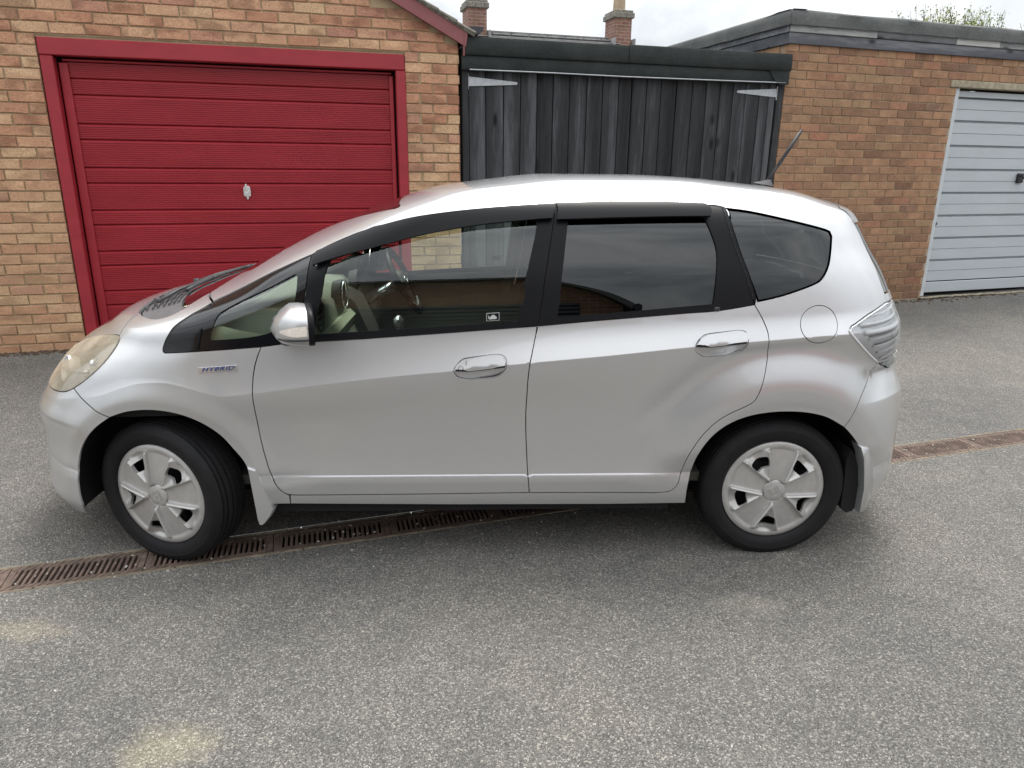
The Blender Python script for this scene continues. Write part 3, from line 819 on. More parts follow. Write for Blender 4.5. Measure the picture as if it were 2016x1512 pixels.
# pale door
pd = empty('garage_door', (0, 0, 0), 0, right)
mb = MB(); mb.bbox((6.605, .045, 1.318), (.06, .06, 2.096), .004); mb.build('door_jamb', M['pale_trim'], pd)
mb = MB(); mb.bbox((8.73, .045, 1.318), (.05, .06, 2.096), .004); mb.build('door_jamb', M['pale_trim'], pd)
gz = [2.347, 2.285, 2.062, 1.823, 1.588, 1.353, 1.120, .886, .651, .418, .300]
for i in range(len(gz) - 1):
    z1, z0 = gz[i], gz[i + 1]
    if i == 0 or z1 - z0 < .15:
        m_ = MB(); m_.bbox((7.67, .062, (z0 + z1) / 2), (2.07, .03, z1 - z0 - .006), .004)
        m_.build('door_section', M['pale_blue'], pd); continue
    zm = (z0 + z1) / 2
    m_ = MB()
    y = .062
    prof = [(y + .03, z0), (y + .028, z0 + .004), (y - .004, z0 + .010), (y - .002, zm - .003), (y + .004, zm - .001), (y + .004, zm + .001), (y - .004, zm + .003), (y - .002, z1 - .018), (y + .006, z1 - .014), (y + .03, z1 - .012), (y + .03, z1)]
    for x in (6.638, 8.70):
        for (yy, zz) in prof: m_.v.append((x, yy, zz))
    q = len(prof)
    for k in range(q - 1): m_.f.append((k, q + k, q + k + 1, k + 1))
    m_.f.append(tuple(range(q))); m_.f.append(tuple(range(q, 2 * q))[::-1])
    m_.build('door_section', M['pale_blue'], pd)
mb = MB(); mb.box((7.67, .105, 1.3), (2.2, .012, 2.1)); mb.build('door_back', M['black_void'], pd)
mb = MB(); mb.bbox((7.735, .045, 1.505), (.085, .03, .10), .008); mb.tube([(7.70, .03, 1.53), (7.70, .0, 1.53), (7.74, -.005, 1.50)], .009, 8); mb.build('door_handle', M['steel_dark'], pd)
mb = MB(); mb.tube([(6.637, .05, 1.034), (6.637, .015, 1.042)], [.012, .014], 10); mb.tube([(6.637, .02, 1.045), (6.630, .016, 1.012)], .005, 6); mb.build('door_bolt', M['black_plastic'], pd)
mb = MB()
for k in range(26):
    u = 6.58 + k * .06; mb.bbox((u, -.012 + rnd.uniform(-.01, .01), .262 + rnd.uniform(-.004, .004)), (.065, .03, .016), .004)
mb.build('door_sill', M['concrete'], right)

# ---- timber garage between them --------------------------------------------
T_AZ, T_D = R(16.114), 6.029
timber = empty('timber_garage', (-math.sin(T_AZ) * T_D, math.cos(T_AZ) * T_D, 0), T_AZ)
tag(timber, 'black timber plank garage doors under a green black felt fascia', 'garage', 'garages along the yard')
ub = [1.361, 1.505, 1.655, 1.801, 1.944, 2.085, 2.231, 2.387, 2.531, 2.678, 2.80, 2.939, 3.079, 3.227, 3.381, 3.522, 3.659, 3.793, 3.923, 4.065, 4.165, 4.232]
for a_, b_ in zip(ub[:-1], ub[1:]):
    w = b_ - a_ - .007
    m_ = MB(); m_.bbox((0, 0, 0), (w, .022, 2.20), .003)
    o = m_.build('plank', M['plank'], timber); o.location = ((a_ + b_) / 2, .035 + rnd.uniform(-.004, .003), 1.225); o.rotation_euler = (0, rnd.uniform(-.0015, .0015), rnd.uniform(-.012, .012))
for c, w in ((1.330, .052), (4.272, .062)):
    m_ = MB(); m_.bbox((0, 0, 0), (w, .05, 2.3), .004); o = m_.build('door_post', M['plank'], timber); o.location = (c, .03, 1.2)
mb = MB(); mb.box((2.8, .075, 1.2), (3.0, .02, 2.3)); mb.build('door_backing', M['black_void'], timber)
mb = MB(); mb.box((2.8, 3.0, .12), (2.9, 5.8, .02)); mb.build('garage_floor', M['concrete'], timber)
def felt_strip(x0, x1, z0, z1, y, name, wav=.0):
    m_ = MB(); n = 40
    for k in range(n + 1):
        x = x0 + (x1 - x0) * k / n
        w = wav * math.sin(k * .9) + rnd.uniform(-.0015, .0015)
        for (yy, zz) in ((y + .03, z0 + .002), (y + .004, z0 + w * .6), (y - .004 + w, z0 + .012), (y - .004 + w * .5, (z0 + z1) / 2), (y, z1 - .012), (y + .008, z1), (y + .05, z1 + .004)): m_.v.append((x, yy, zz))
    for k in range(n):
        for i in range(6): m_.f.append((k * 7 + i, (k + 1) * 7 + i, (k + 1) * 7 + i + 1, k * 7 + i + 1))
    return m_.build(name, M['felt'], timber, angle=50)
felt_strip(1.293, 2.724, 2.418, 2.552, -.045, 'fascia_felt'); felt_strip(2.726, 4.318, 2.418, 2.560, -.047, 'fascia_felt')
felt_strip(1.293, 2.740, 2.308, 2.420, -.030, 'fascia_felt', .002); felt_strip(2.736, 4.30, 2.312, 2.422, -.032, 'fascia_felt', .003)
m_ = MB()
V = [(4.10, -.040, 2.418), (4.31, -.042, 2.418), (4.305, -.05, 2.305), (4.24, -.052, 2.300), (4.175, -.05, 2.318), (4.14, -.046, 2.36)]
m_.add(V, [(0, 1, 2, 3, 4, 5)]); m_.build('loose_felt_flap', M['felt'], timber)
mb = MB(); mb.prism([(1.26, 2.55), (4.285, 2.56), (4.285, 2.52), (1.26, 2.51)], .0, 6.0); mb.build('flat_roof', M['felt'], timber)
mb = MB(); mb.tube([(1.356, -.046, 2.309), (2.0, -.044, 2.312), (2.7, -.047, 2.309), (3.5, -.045, 2.314), (4.272, -.046, 2.320)], .005, 6); mb.build('drip_strip', M['galv'], timber)
mb = MB(); mb.bbox((2.8, .02, 2.36), (3.0, .045, .10), .003); mb.build('door_head', M['plank'], timber)
def hinge(x0, sg, zc_, name):
    h = empty(name, (x0, .022, zc_), 0, timber)
    m_ = MB(); m_.bbox((0, 0, 0), (.036, .005, .148), .0012)
    for zz in (-.055, -.02, .02, .055): m_.tube([(-.004 * sg, -.0025, zz), (-.004 * sg, -.005, zz)], .005, 8)
    m_.build('hinge_plate', M['galv'], h)
    m_ = MB(); m_.prism([(sg * .026, .036), (sg * .026, -.036), (sg * .43, -.012), (sg * .44, 0), (sg * .43, .009)], -.006, -.001)
    for q in (.07, .2, .33): m_.tube([(sg * q, -.006, 0 if q > .1 else .016), (sg * q, -.009, 0 if q > .1 else .016)], .006, 8)
    m_.build('hinge_strap', M['galv'], h)
    m_ = MB(); m_.tube([(sg * .021, -.004, -.06), (sg * .021, -.004, .06)], .007, 8); m_.build('hinge_pin', M['galv'], h)
hinge(1.333, 1, 2.228, 'strap_hinge'); hinge(4.262, -1, 2.238, 'strap_hinge')

# ------------------------------------------------------------------ houses behind
B_AZ = R(16)
def b_empty(name, D): return empty(name, (-math.sin(B_AZ) * D, math.cos(B_AZ) * D, 0), B_AZ)
house = b_empty('terraced_house', 18)
tag(house, 'slate roofed house with two brick chimneys seen over the timber garage', 'house')
mb = MB(); mb.box((3.6, 3.0, 1.85), (9.0, 6.0, 3.7)); mb.build('wall', M['brickwork'], house)
roofp = MB()
for k in range(12):
    z0 = 4.64 - k * .12; y0 = -k * .20
    roofp.box((3.55, y0 - .10 + .3, z0 - .06), (8.9, .26, .018), Matrix.Rotation(R(31), 3, 'X'))
roofp.box((3.55, 3.5, 3.9), (8.9, 6.2, .05), Matrix.Rotation(R(-16), 3, 'X'))
rf = roofp.build('roof', M['slate'], house)
m_ = MB()
for k in range(19): m_.bbox((-.75 + k * .47, .30, 4.655), (.46, .17, .05), .02)
m_.build('ridge_tile', M['slate'], rf)
m_ = MB(); m_.bbox((3.55, .13, 4.585), (8.8, .05, .02), .004); m_.build('ridge_flashing', M['lead'], rf)
def chimney(u, pot):
    ch = MB(); ch.bbox((u, .45, 4.55), (.46, .62, 1.5), .008)
    c = ch.build('chimney', M['brickwork'], house)
    m_ = MB(); m_.bbox((u, .45, 5.24), (.56, .72, .12), .01); m_.bbox((u, .45, 5.33), (.50, .66, .06), .01); m_.build('chimney_cap', M['tile'], c)
    for s_ in (-.27, .27): m_ = MB(); m_.box((u + s_, .13, 4.62), (.03, .3, .16)); m_.build('flashing', M['lead'], c)
    if pot:
        m_ = MB(); m_.lathe([(.165, 5.34), (.155, 5.42), (.145, 5.75), (.16, 5.78), (.16, 5.86), (.12, 5.86), (.11, 5.5)], 16, 'z', (u, .45, 0)); m_.build('chimney_pot', M['pot'], c)
chimney(4.27, False); chimney(8.02, True)

# tree whose top shows over the right hand garage
tree = b_empty('garden_tree', 13.5)
tag(tree, 'tree with fresh yellow green shoots above the grey felt roof', 'tree')
tm = simple('bark', (.10, .075, .05), .9, var=.3)
lm, lt, lb = new_mat('young_leaves'); lc = coords(lt, 'Object', False)
lw = lt.nodes.new('ShaderNodeTexNoise'); lw.inputs['Scale'].default_value = 2.5; lt.links.new(lc, lw.inputs['Vector'])
lt.links.new(ramp(lt, lw.outputs['Fac'], [(.3, (.10, .16, .025)), (.55, (.22, .27, .04)), (.75, (.36, .30, .06))]), lb.inputs['Base Color'])
lb.inputs['Roughness'].default_value = .6
lb.inputs['Subsurface Weight'].default_value = 0.0
trk = MB(); trk.tube([(14.2, 1, -.2), (14.25, 1.05, 1.5), (14.3, 1.0, 3.2)], [.16, .13, .09], 10)
lv = MB(); tw = MB()
def leaf(p, sz):
    d = Vector((rnd.gauss(0, 1), rnd.gauss(0, 1), rnd.gauss(.4, 1))).normalized(); e_ = d.cross(Vector((rnd.gauss(0, 1), rnd.gauss(0, 1), rnd.gauss(0, 1)))).normalized()
    p = Vector(p); b_ = len(lv.v)
    lv.v += [tuple(p), tuple(p + d * sz * .5 + e_ * sz * .28), tuple(p + d * sz), tuple(p + d * sz * .5 - e_ * sz * .28)]; lv.f.append((b_, b_ + 1, b_ + 2, b_ + 3))
for i in range(210):
    a = rnd.uniform(0, 2 * math.pi); q = math.sqrt(rnd.random())
    bx, by = 14.3 + 1.35 * q * math.cos(a), 1.0 + 1.1 * q * math.sin(a)
    z0 = rnd.uniform(3.3, 4.2); z1 = 5.02 + rnd.uniform(-.42, .34) - .40 * q
    base = Vector((14.3 + .3 * math.cos(a), 1.0 + .3 * math.sin(a), 3.2)); mid = Vector((bx * .6 + 14.3 * .4, by, z0)); top = Vector((bx + rnd.uniform(-.1, .1), by, z1))
    tw.tube([base, mid, mid.lerp(top, .5) + Vector((rnd.uniform(-.05, .05), 0, 0)), top], [.02, .012, .007, .004], 4, caps=False)
    n = 46
    for k in range(n):
        t = (k / n) ** .8; p = mid.lerp(top, t) if t > 0 else mid
        s_ = .085 * (1 - t * .45); leaf(p + Vector((rnd.gauss(0, .055 * (1.2 - t)), rnd.gauss(0, .06), rnd.gauss(0, .03))), s_)
trk_o = trk.build('trunk', tm, tree, smooth=True)
tw.build('twigs', tm, trk_o)
o = lv.build('crown', lm, tree, fix=False); o['kind'] = 'stuff'
tr2 = b_empty('garden_tree', 13.2)
tag(tr2, 'sparse tree top at the right edge above the felt roof', 'tree')
lv = MB(); tw = MB(); trk = MB(); trk.tube([(16.6, .6, -.2), (16.6, .6, 3.4)], [.13, .07], 8)
for i in range(26):
    a = rnd.uniform(0, 2 * math.pi); q = math.sqrt(rnd.random()); top = Vector((16.45 + .75 * q * math.cos(a), .6 + .6 * q * math.sin(a), 4.75 + rnd.uniform(-.3, .45)))
    base = Vector((16.6, .6, 3.35)); tw.tube([base, base.lerp(top, .5), top], [.015, .01, .004], 4, caps=False)
    for k in range(22):
        t = .35 + .65 * k / 22; leaf(base.lerp(top, t) + Vector((rnd.gauss(0, .05), rnd.gauss(0, .05), rnd.gauss(0, .03))), .085 * (1.3 - t))
t_o = trk.build('trunk', tm, tr2, smooth=True); tw.build('twigs', tm, t_o); o = lv.build('crown', lm, tr2, fix=False); o['kind'] = 'stuff'

# ------------------------------------------------------------------ garages across the yard, seen only as reflections
opp = empty('brick_garage', (math.sin(R(14)) * 4.6, -math.cos(R(14)) * 4.6, 0), R(14))
tag(opp, 'gabled garage across the yard mirrored in the car windows', 'garage', 'garages along the yard')
gp = [(-6.5, 0), (1.0, 0), (1.0, 2.38), (-.30, 3.42), (-2.7, 3.20), (-6.5, 2.85)]
mb = MB(); mb.prism(gp, -6.0, -.08); mb.build('wall', M['brickwork_brown'], opp)
mb = MB(); mb.prism([(1.12, 2.30), (-.30, 3.44), (-2.7, 3.22), (-6.6, 2.86), (-6.6, 2.97), (-2.7, 3.33), (-.30, 3.56), (1.16, 2.39)], -6.1, .12); mb.build('roof', M['felt_grey'], opp)
mb = MB(); mb.tube([(1.2, .12, 2.33), (1.2, -6, 2.33)], .06, 10); mb.build('gutter', M['gutter'], opp)
for k in range(34):
    m_ = MB(); m_.bbox((0, 0, 0), (5.4, .035, .062), .008, Matrix.Rotation(R(14), 3, 'X')); o = m_.build('door_slat', M['gutter'], opp); o.location = (-2.3, -.06, .06 + k * .072)
ga = empty('brick_garage', (math.sin(R(14)) * 10, -math.cos(R(14)) * 10, 0), R(14))
tag(ga, 'low slate roofed garages further off mirrored in the rear windows', 'garage', 'garages along the yard')
mb = MB(); mb.box((6, -2.6, 1.3), (11, 5, 2.6)); mb.build('wall', M['brickwork_brown'], ga)
mb = MB(); mb.prism([(.2, 2.6), (.2, 2.5), (-5.4, 2.5), (-2.6, 3.5)], .4, 11.6, plane='yz'); mb.build('roof', M['slate'], ga)
for u_ in (2.2, 5.0, 7.8):  # unseen red doors, added to put pink into the car's reflections
    m_ = MB(); m_.bbox((u_ + 1.15, -.08, 1.06), (2.3, .06, 2.12), .01); m_.build('garage_door', M['red'], ga)

# ------------------------------------------------------------------ grit and leaves
m_ = MB()
def chip(mbx, x, y, z, s):
    mbx.box((x, y, z + s * .2), (s, s * rnd.uniform(.5, .9), s * .5), Matrix.Rotation(rnd.uniform(0, 3), 3, 'Z') @ Matrix.Rotation(rnd.uniform(-.4, .4), 3, 'X'))
for k in range(420):
    u = rnd.uniform(-3.4, 4.5); s = rnd.gauss(0, .13); p = world_of(u, s, 0)
    chip(m_, p[0], p[1], .002 if abs(s) < HALF else ground_z(u, s), rnd.uniform(.003, .009))
for k in range(900):
    u = rnd.uniform(-3.5, 4.5); s = rnd.uniform(-2.2, 1.8); p = world_of(u, s, 0); chip(m_, p[0], p[1], ground_z(u, s - HALF) - .001, rnd.uniform(.003, .007))
o = m_.build('gravel', simple('pale_grit', (.42, .40, .36), .9, var=.5, scale=120), None, fix=False); tag(o, 'pale grit scattered over the drain and asphalt', 'grit', kind='stuff')
m_ = MB()
for k in range(520):
    w_ = rnd.random()
    if w_ < .6:
        u = rnd.uniform(-2.6, -1.5); az, D_, zz = L_AZ, L_D - abs(rnd.gauss(0, .04)) - .01, LZ
    else:
        u = rnd.uniform(5.9, 7.9); az, D_, zz = R_AZ, R_D - abs(rnd.gauss(0, .06)) - .01, RZ
    p = Vector((-math.sin(az) * D_ + u * math.cos(az), math.cos(az) * D_ + u * math.sin(az), 0))
    s_ = p.dot(_dn) - DR_N; u_ = p.dot(_du)
    chip(m_, p.x, p.y, ground_z(u_, s_ - HALF), rnd.uniform(.006, .022))
o = m_.build('litter', simple('dead_leaves', (.10, .065, .04), .9, var=.6, scale=40), None, fix=False); tag(o, 'dead leaves and crumbs of mortar at the foot of the walls', 'litter', kind='stuff')
# ------------------------------------------------------------------ the car
CAR_YAW = R(2.32)
car = empty('hatchback_car', (-.184, 3.444, 0), CAR_YAW)
tag(car, 'silver five door hybrid hatchback parked side on across the yard', 'car')

AS, VS_ = 6.0, 1.95          # scales that make (a, v) roughly metric
_DA = 1e-4
def normals(a, v):
    a0, a1 = np.clip(a - _DA, 0, 1), np.clip(a + _DA, 0, 1)
    v0, v1 = np.clip(v - _DA, 0, 1), np.clip(v + _DA, 0, 1)
    ta = av2p(a1, v) - av2p(a0, v); tv = av2p(a, v1) - av2p(a, v0)
    n = np.cross(ta, tv); l = np.linalg.norm(n, axis=1, keepdims=True); n = n / np.maximum(l, 1e-12)
    return n
_tn = normals(np.array([.5]), z2v(np.array([.6])))
NSGN = 1.0 if _tn[0, 1] < 0 else -1.0
def C0(z): return ('av', 0.0, float(z2v(z)))
def C1(z): return ('av', 1.0, float(z2v(z)))
def AVp(a, v): return ('av', a, v)
def toav(p):
    if p[0] == 'av': return (p[1] * AS, p[2] * VS_)
    a, v = xz2av(p[0], p[1]); return (float(a) * AS, float(v) * VS_)
def cr(pts, n=6):
    """Catmull-Rom through the points"""
    P = [np.array(p, float) for p in pts]; out = []
    for i in range(len(P) - 1):
        p0, p1, p2, p3 = P[max(i - 1, 0)], P[i], P[i + 1], P[min(i + 2, len(P) - 1)]
        for k in range(n):
            t = k / n
            out.append(tuple(.5 * (2 * p1 + (p2 - p0) * t + (2 * p0 - 5 * p1 + 4 * p2 - p3) * t * t + (3 * p1 - p0 - 3 * p2 + p3) * t ** 3)))
    out.append(tuple(P[-1])); return out
def crc(pts, n=5):
    P = list(pts); return cr([P[-1]] + P + [P[0], P[1]], n)[n:-n][:-1]
def resample(poly, st):
    out = []
    for i in range(len(poly)):
        a, b = np.array(poly[i]), np.array(poly[(i + 1) % len(poly)]); l = np.linalg.norm(b - a)
        n = max(1, int(math.ceil(l / st)))
        for k in range(n): out.append(a + (b - a) * k / n)
    return np.array(out)
def area(P): return .5 * np.sum(P[:, 0] * np.roll(P[:, 1], -1) - np.roll(P[:, 0], -1) * P[:, 1])
def inset(P, d):
    """move a closed counter-clockwise loop inwards; points on the car's centreline stay on it"""
    e = np.roll(P, -1, 0) - P; e /= np.maximum(np.linalg.norm(e, axis=1, keepdims=True), 1e-9)
    n = np.stack([-e[:, 1], e[:, 0]], 1); m = n + np.roll(n, 1, 0)
    m /= np.maximum((m * m).sum(1, keepdims=True), .7) / 2
    fix = (P[:, 0] < 1e-6) | (P[:, 0] > AS - 1e-6) | (P[:, 1] > VS_ - 1e-6)
    Q = P + m * d; Q[fix] = P[fix]
    # slide neighbours-of-centreline points along the centreline only
    return Q
def inside(P, q):
    x, y = q[:, 0][:, None], q[:, 1][:, None]; x0, y0 = P[:, 0][None], P[:, 1][None]; x1, y1 = np.roll(P[:, 0], -1)[None], np.roll(P[:, 1], -1)[None]
    c = (y0 > y) != (y1 > y)
    with np.errstate(divide='ignore', invalid='ignore'): xi = (x1 - x0) * (y - y0) / (y1 - y0) + x0
    return (np.sum(c & (x < xi), 1) % 2) == 1
_gx = {}
def panel(name, poly, mat, parent, holes=(), gap=.0018, hgap=None, off=0.0, flange=.014, side='near', da=.0046, dv=.0085, creases=True, bulge=None):
    P = resample([toav(p) for p in poly], .013)
    if area(P) < 0: P = P[::-1]
    P = inset(P, gap) if gap else P
    HS = []
    for h in holes:
        H = resample([toav(p) for p in h], .011)
        if area(H) < 0: H = H[::-1]
        HS.append(inset(H, -(gap if hgap is None else hgap)))
    lo, hi = P.min(0), P.max(0)
    A = np.arange(0, 1 + da / 2, da) * AS; V = np.arange(0, 1 + dv / 2, dv) * VS_
    A = A[(A > lo[0]) & (A < hi[0])]; V = V[(V > lo[1]) & (V < hi[1])]
    G = np.stack(np.meshgrid(A, V), -1).reshape(-1, 2)
    lines = []
    if creases:
        xs = np.arange(-1.78, 1.78, .02)
        for dz in (-.0024, .0024):
            q, w = xz2av(xs, CREASE(xs) + dz); lines.append(np.stack([q * AS, w * VS_], 1))
        for zz in (.366, .3715, .386, .392):
            q, w = xz2av(xs, zz + 0 * xs); lines.append(np.stack([q * AS, w * VS_], 1))
        for x0_, x1_, zz in ((1.46, 1.97, .6785), (1.46, 1.97, .6855), (-1.97, -1.47, .563), (-1.97, -1.47, .594), (-1.97, -1.47, .579)):
            q_ = np.linspace(x0_, x1_, 60); q_ = q_[(q_ > FXN(z2v(zz)) + .004) & (q_ < FXT(z2v(zz)) - .004)]
            q, w = xz2av(q_, zz + 0 * q_); lines.append(np.stack([q * AS, w * VS_], 1))
        th = np.linspace(R(-5), R(185), 64)
        for xc, rr in ((XF, (.385, .395, .405, .42, .437, .454, .471, .488, .502)), (XR, (.385, .395, .41, .425, .44, .46, .48, .50, .52, .54, .56, .58, .594))):
            for r_ in rr:
                q, w = xz2av(xc + r_ * np.cos(th), AZ + r_ * np.sin(th)); lines.append(np.stack([q * AS, w * VS_], 1))
        ga, gv = G[:, 0] / AS, G[:, 1] / VS_; gz_ = v2z(gv); gx = FXN(gv) + (FXT(gv) - FXN(gv)) * (1 - np.cos(np.pi * ga)) / 2
        keep = (np.abs(gz_ - CREASE(gx)) > .0085) & (np.abs(gz_ - .379) > .019)
        for xc, lo_, hi_ in ((XF, .375, .510), (XR, .375, .602)):
            rho = np.hypot(gx - xc, gz_ - AZ); keep &= ~((rho > lo_) & (rho < hi_) & (gz_ > AZ - .03))
        G = G[keep]
    Pi = inset(P, .006); m = inside(Pi, G)
    for H in HS: m &= ~inside(inset(H, -.006), G)
    G = G[m]
    lv_, le_ = [], []
    cz_ = lambda L: np.abs(v2z(L[:, 1] / VS_) - CREASE(FXN(L[:, 1] / VS_) + (FXT(L[:, 1] / VS_) - FXN(L[:, 1] / VS_)) * (1 - np.cos(np.pi * L[:, 0] / AS)) / 2))
    for li, L in enumerate(lines):
        k_ = inside(Pi, L)
        for H in HS: k_ &= ~inside(inset(H, -.006), L)
        if li > 1: k_ &= cz_(L) > .007
        if li > 5: k_ &= np.abs(v2z(L[:, 1] / VS_) - .379) > .018
        prev = -2
        for i in np.nonzero(k_)[0]:
            lv_.append(L[i])
            if prev == i - 1: le_.append((len(lv_) - 2, len(lv_) - 1))
            prev = i
    verts = []; edges = []
    for L in [P] + HS:
        b = len(verts); verts += [Vector((float(q[0]), float(q[1]))) for q in L]; n = len(L)
        edges += [(b + i, b + (i + 1) % n) for i in range(n)]
    verts += [Vector((float(q[0]), float(q[1]))) for q in G]
    b = len(verts); verts += [Vector((float(q[0]), float(q[1]))) for q in lv_]; edges += [(b + i, b + j) for i, j in le_]
    vo, _, fo, _, _, _ = delaunay_2d_cdt(verts, edges, [], 0, 1e-6)
    vo = np.array([(q.x, q.y) for q in vo]); fo = [f for f in fo if len(f) == 3]
    fa = np.array(fo); cen = vo[fa].mean(1); k = inside(P, cen)
    for H in HS: k &= ~inside(H, cen)
    fa = fa[k]
    a, v = np.clip(vo[:, 0] / AS, 0, 1), np.clip(vo[:, 1] / VS_, 0, 1)
    p = av2p(a, v); nn = normals(a, v) * NSGN
    o_ = off if bulge is None else off + bulge(p)
    p = p + nn * (o_ if np.isscalar(o_) else o_[:, None])
    # boundary flange
    cnt = {}
    for t in fa:
        for i in range(3):
            e = (int(t[i]), int(t[(i + 1) % 3])); key = (min(e), max(e)); cnt.setdefault(key, []).append(e)
    VV = [p]; NN = [nn]; FF = [tuple(int(i) for i in t) for t in fa]; base = len(p)
    # orientation: make outward
    t = fa[len(fa) // 2]; fn = np.cross(p[t[1]] - p[t[0]], p[t[2]] - p[t[0]])
    flip = fn.dot(nn[t[0]]) < 0
    if flip: FF = [f[::-1] for f in FF]
    if flange:
        ev, en, ef = [], [], []
        for key, es in cnt.items():
            if len(es) != 1: continue
            i, j = es[0]
            if flip: i, j = j, i
            if (a[i] < 1e-5 and a[j] < 1e-5) or (a[i] > 1 - 1e-5 and a[j] > 1 - 1e-5) or (v[i] > 1 - 1e-5 and v[j] > 1 - 1e-5): continue
            fnrm = np.cross(p[j] - p[i], nn[i]); l = np.linalg.norm(fnrm)
            if l < 1e-12: continue
            fnrm /= l; b = base + len(ev)
            ev += [p[i], p[j], p[j] - nn[j] * flange, p[i] - nn[i] * flange]; en += [fnrm] * 4; ef.append((b, b + 3, b + 2, b + 1))
        if ev: VV.append(np.array(ev)); NN.append(np.array(en)); FF += ef
    VV = np.concatenate(VV); NN = np.concatenate(NN)
    def mk(V_, N_, F_):
        me = bpy.data.meshes.new(name); me.from_pydata(V_.tolist(), [], F_); me.shade_smooth()
        me.normals_split_custom_set_from_vertices([tuple(q) for q in N_]); me.materials.append(mat); me.update()
        return me
    Vf, Nf = VV * [1, -1, 1], NN * [1, -1, 1]; Ffl = [f[::-1] for f in FF]
    if side == 'both':
        nb = len(VV); me = mk(np.concatenate([VV, Vf]), np.concatenate([NN, Nf]), FF + [tuple(i + nb for i in f) for f in Ffl])
        return link(bpy.data.objects.new(name, me), parent)
    me = mk(VV, NN, FF); o1 = link(bpy.data.objects.new(name, me), parent if not isinstance(parent, tuple) else parent[0])
    if side == 'near': return o1
    me2 = mk(Vf, Nf, Ffl); o2 = link(bpy.data.objects.new(name, me2), parent if not isinstance(parent, tuple) else parent[1])
    return (o1, o2)

# ---- outlines on the body side, in metres: (x along the car, z up)
head_low = [(-1.868, .686), (-1.8, 0.6807), (-1.733, 0.6834), (-1.662, 0.6909), (-1.603, 0.7028), (-1.557, 0.7232)]
head_back = [(-1.557, 0.7232), (-1.504, 0.7568), (-1.448, 0.7995), (-1.4, 0.8461), (-1.375, 0.8836), (-1.367, 0.9105), (-1.374, 0.9242)]
head_top = [(-1.374, 0.9242), (-1.412, 0.9197), (-1.502, 0.8967), (-1.613, 0.862), (-1.684, 0.8292)]
head_in = [(-1.684, 0.8292), (-1.714, 0.8181), (-1.785, .783), (-1.835, .745), (-1.872, .712), (-1.868, .686)]
bump_seam = [(-1.557, 0.7232), (-1.516, 0.6991), (-1.464, 0.673), (-1.425, 0.652), (-1.386, 0.637)]
archF = [(-1.386, 0.637), (-1.318, 0.661), (-1.239, 0.67), (-1.166, 0.664), (-1.093, 0.644), (-1.029, 0.61), (-.974, .563), (-.935, .508), (-.901, .457), (-.883, .410), (-.871, .34), (-.868, .262)]
archFl = [(-1.386, 0.637), (-1.451, .592), (-1.506, .536), (-1.548, .478), (-1.57, .427), (-1.580, .378), (-1.588, .294), (-1.586, .235)]
cowl_edge = [(-1.347, 0.9861), (-1.302, 0.988), (-1.206, 0.9943), (-1.142, 1.016), (-1.085, 1.056), (-1.062, 1.069)]
apil = [(-1.062, 1.069), (-0.9957, 1.119), (-0.8995, 1.157), (-0.8267, 1.202), (-0.7437, 1.253), (-0.6239, 1.313), (-0.4669, 1.365), (-0.3586, 1.393), (-0.2905, 1.409), (-0.3053, 1.427)]
trim_top = [(-0.9974, 1.061), (-0.8947, 1.109), (-0.7673, 1.172), (-0.6362, 1.231), (-0.6101, 1.241)]
trim_front = [(-0.9974, 1.061), (-1.012, 1.049), (-1.064, 1.02), (-1.107, 0.9882), (-1.126, 0.964), (-1.143, 0.9384), (-1.155, 0.9105), (-1.155, 0.8941), (-1.147, 0.8879)]
trim_low = [(-1.147, 0.8879), (-1.029, 0.8956), (-0.9026, 0.9041), (-0.7898, 0.9128)]
trim_rear = [(-0.7898, 0.9128), (-0.6867, 0.9266), (-0.6423, 0.9963), (-0.6292, 1.069), (-0.6138, 1.159), (-0.6101, 1.241)]
fd_front = [(-0.7898, 0.9128), (-0.8113, 0.858), (-0.8247, 0.7972), (-0.83, 0.727), (-0.83, 0.643), (-.825, .542), (-.812, .459), (-.797, .396), (-.780, .351), (-.761, .321), (-.732, .306), (-.674, .303)]
mid_low = [(0.2453, 0.9899), (0.2377, 0.9511), (0.215, 0.839), (0.206, 0.683), (.206, .597), (.214, .427), (.224, .306)]
mid_up = [(0.3171, 1.435), (0.3018, 1.345), (0.2879, 1.256), (0.2674, 1.132), (0.2453, 0.9899)]
bot_f = [(-.674, .303), (-.27, .303), (.224, .306)]
bot_r = [(.224, .306), (.551, .303), (.739, .300)]
rd_rear = [(.739, .300), (.796, .307), (.823, .333), (.832, .367), (.843, .423), (.857, .477), (.899, .554), (0.949, 0.613), (1.001, 0.6509), (1.08, 0.6929), (1.104, 0.7299), (1.121, 0.784), (1.135, 0.867), (1.13, 0.9419), (1.124, 0.9776), (1.104, 1.022), (1.074, 1.07)]
rd_up = [(1.074, 1.07), (1.037, 1.179), (0.9959, 1.281), (0.9651, 1.383), (0.955, 1.428)]
wintop = [(-0.6101, 1.241), (-0.543, 1.277), (-0.4267, 1.325), (-0.3081, 1.361), (-0.1952, 1.387), (-0.0246, 1.409), (0.1471, 1.424), (0.3171, 1.435)]
wintop_r = [(0.3171, 1.435), (0.5217, 1.442), (0.7172, 1.441), (0.9113, 1.434), (0.955, 1.428)]
belt_f = [(-0.6867, 0.9266), (-0.6076, 0.9313), (-0.4402, 0.9406), (-0.2495, 0.9541), (-0.0585, 0.9676), (0.2453, 0.9899)]
belt_r = [(0.2453, 0.9899), (0.4227, 1.006), (0.6166, 1.022), (0.8109, 1.038), (0.9334, 1.047), (1.074, 1.07)]
sill = [(-.735, .262), (-.068, .250), (.556, .245), (.869, .247)]
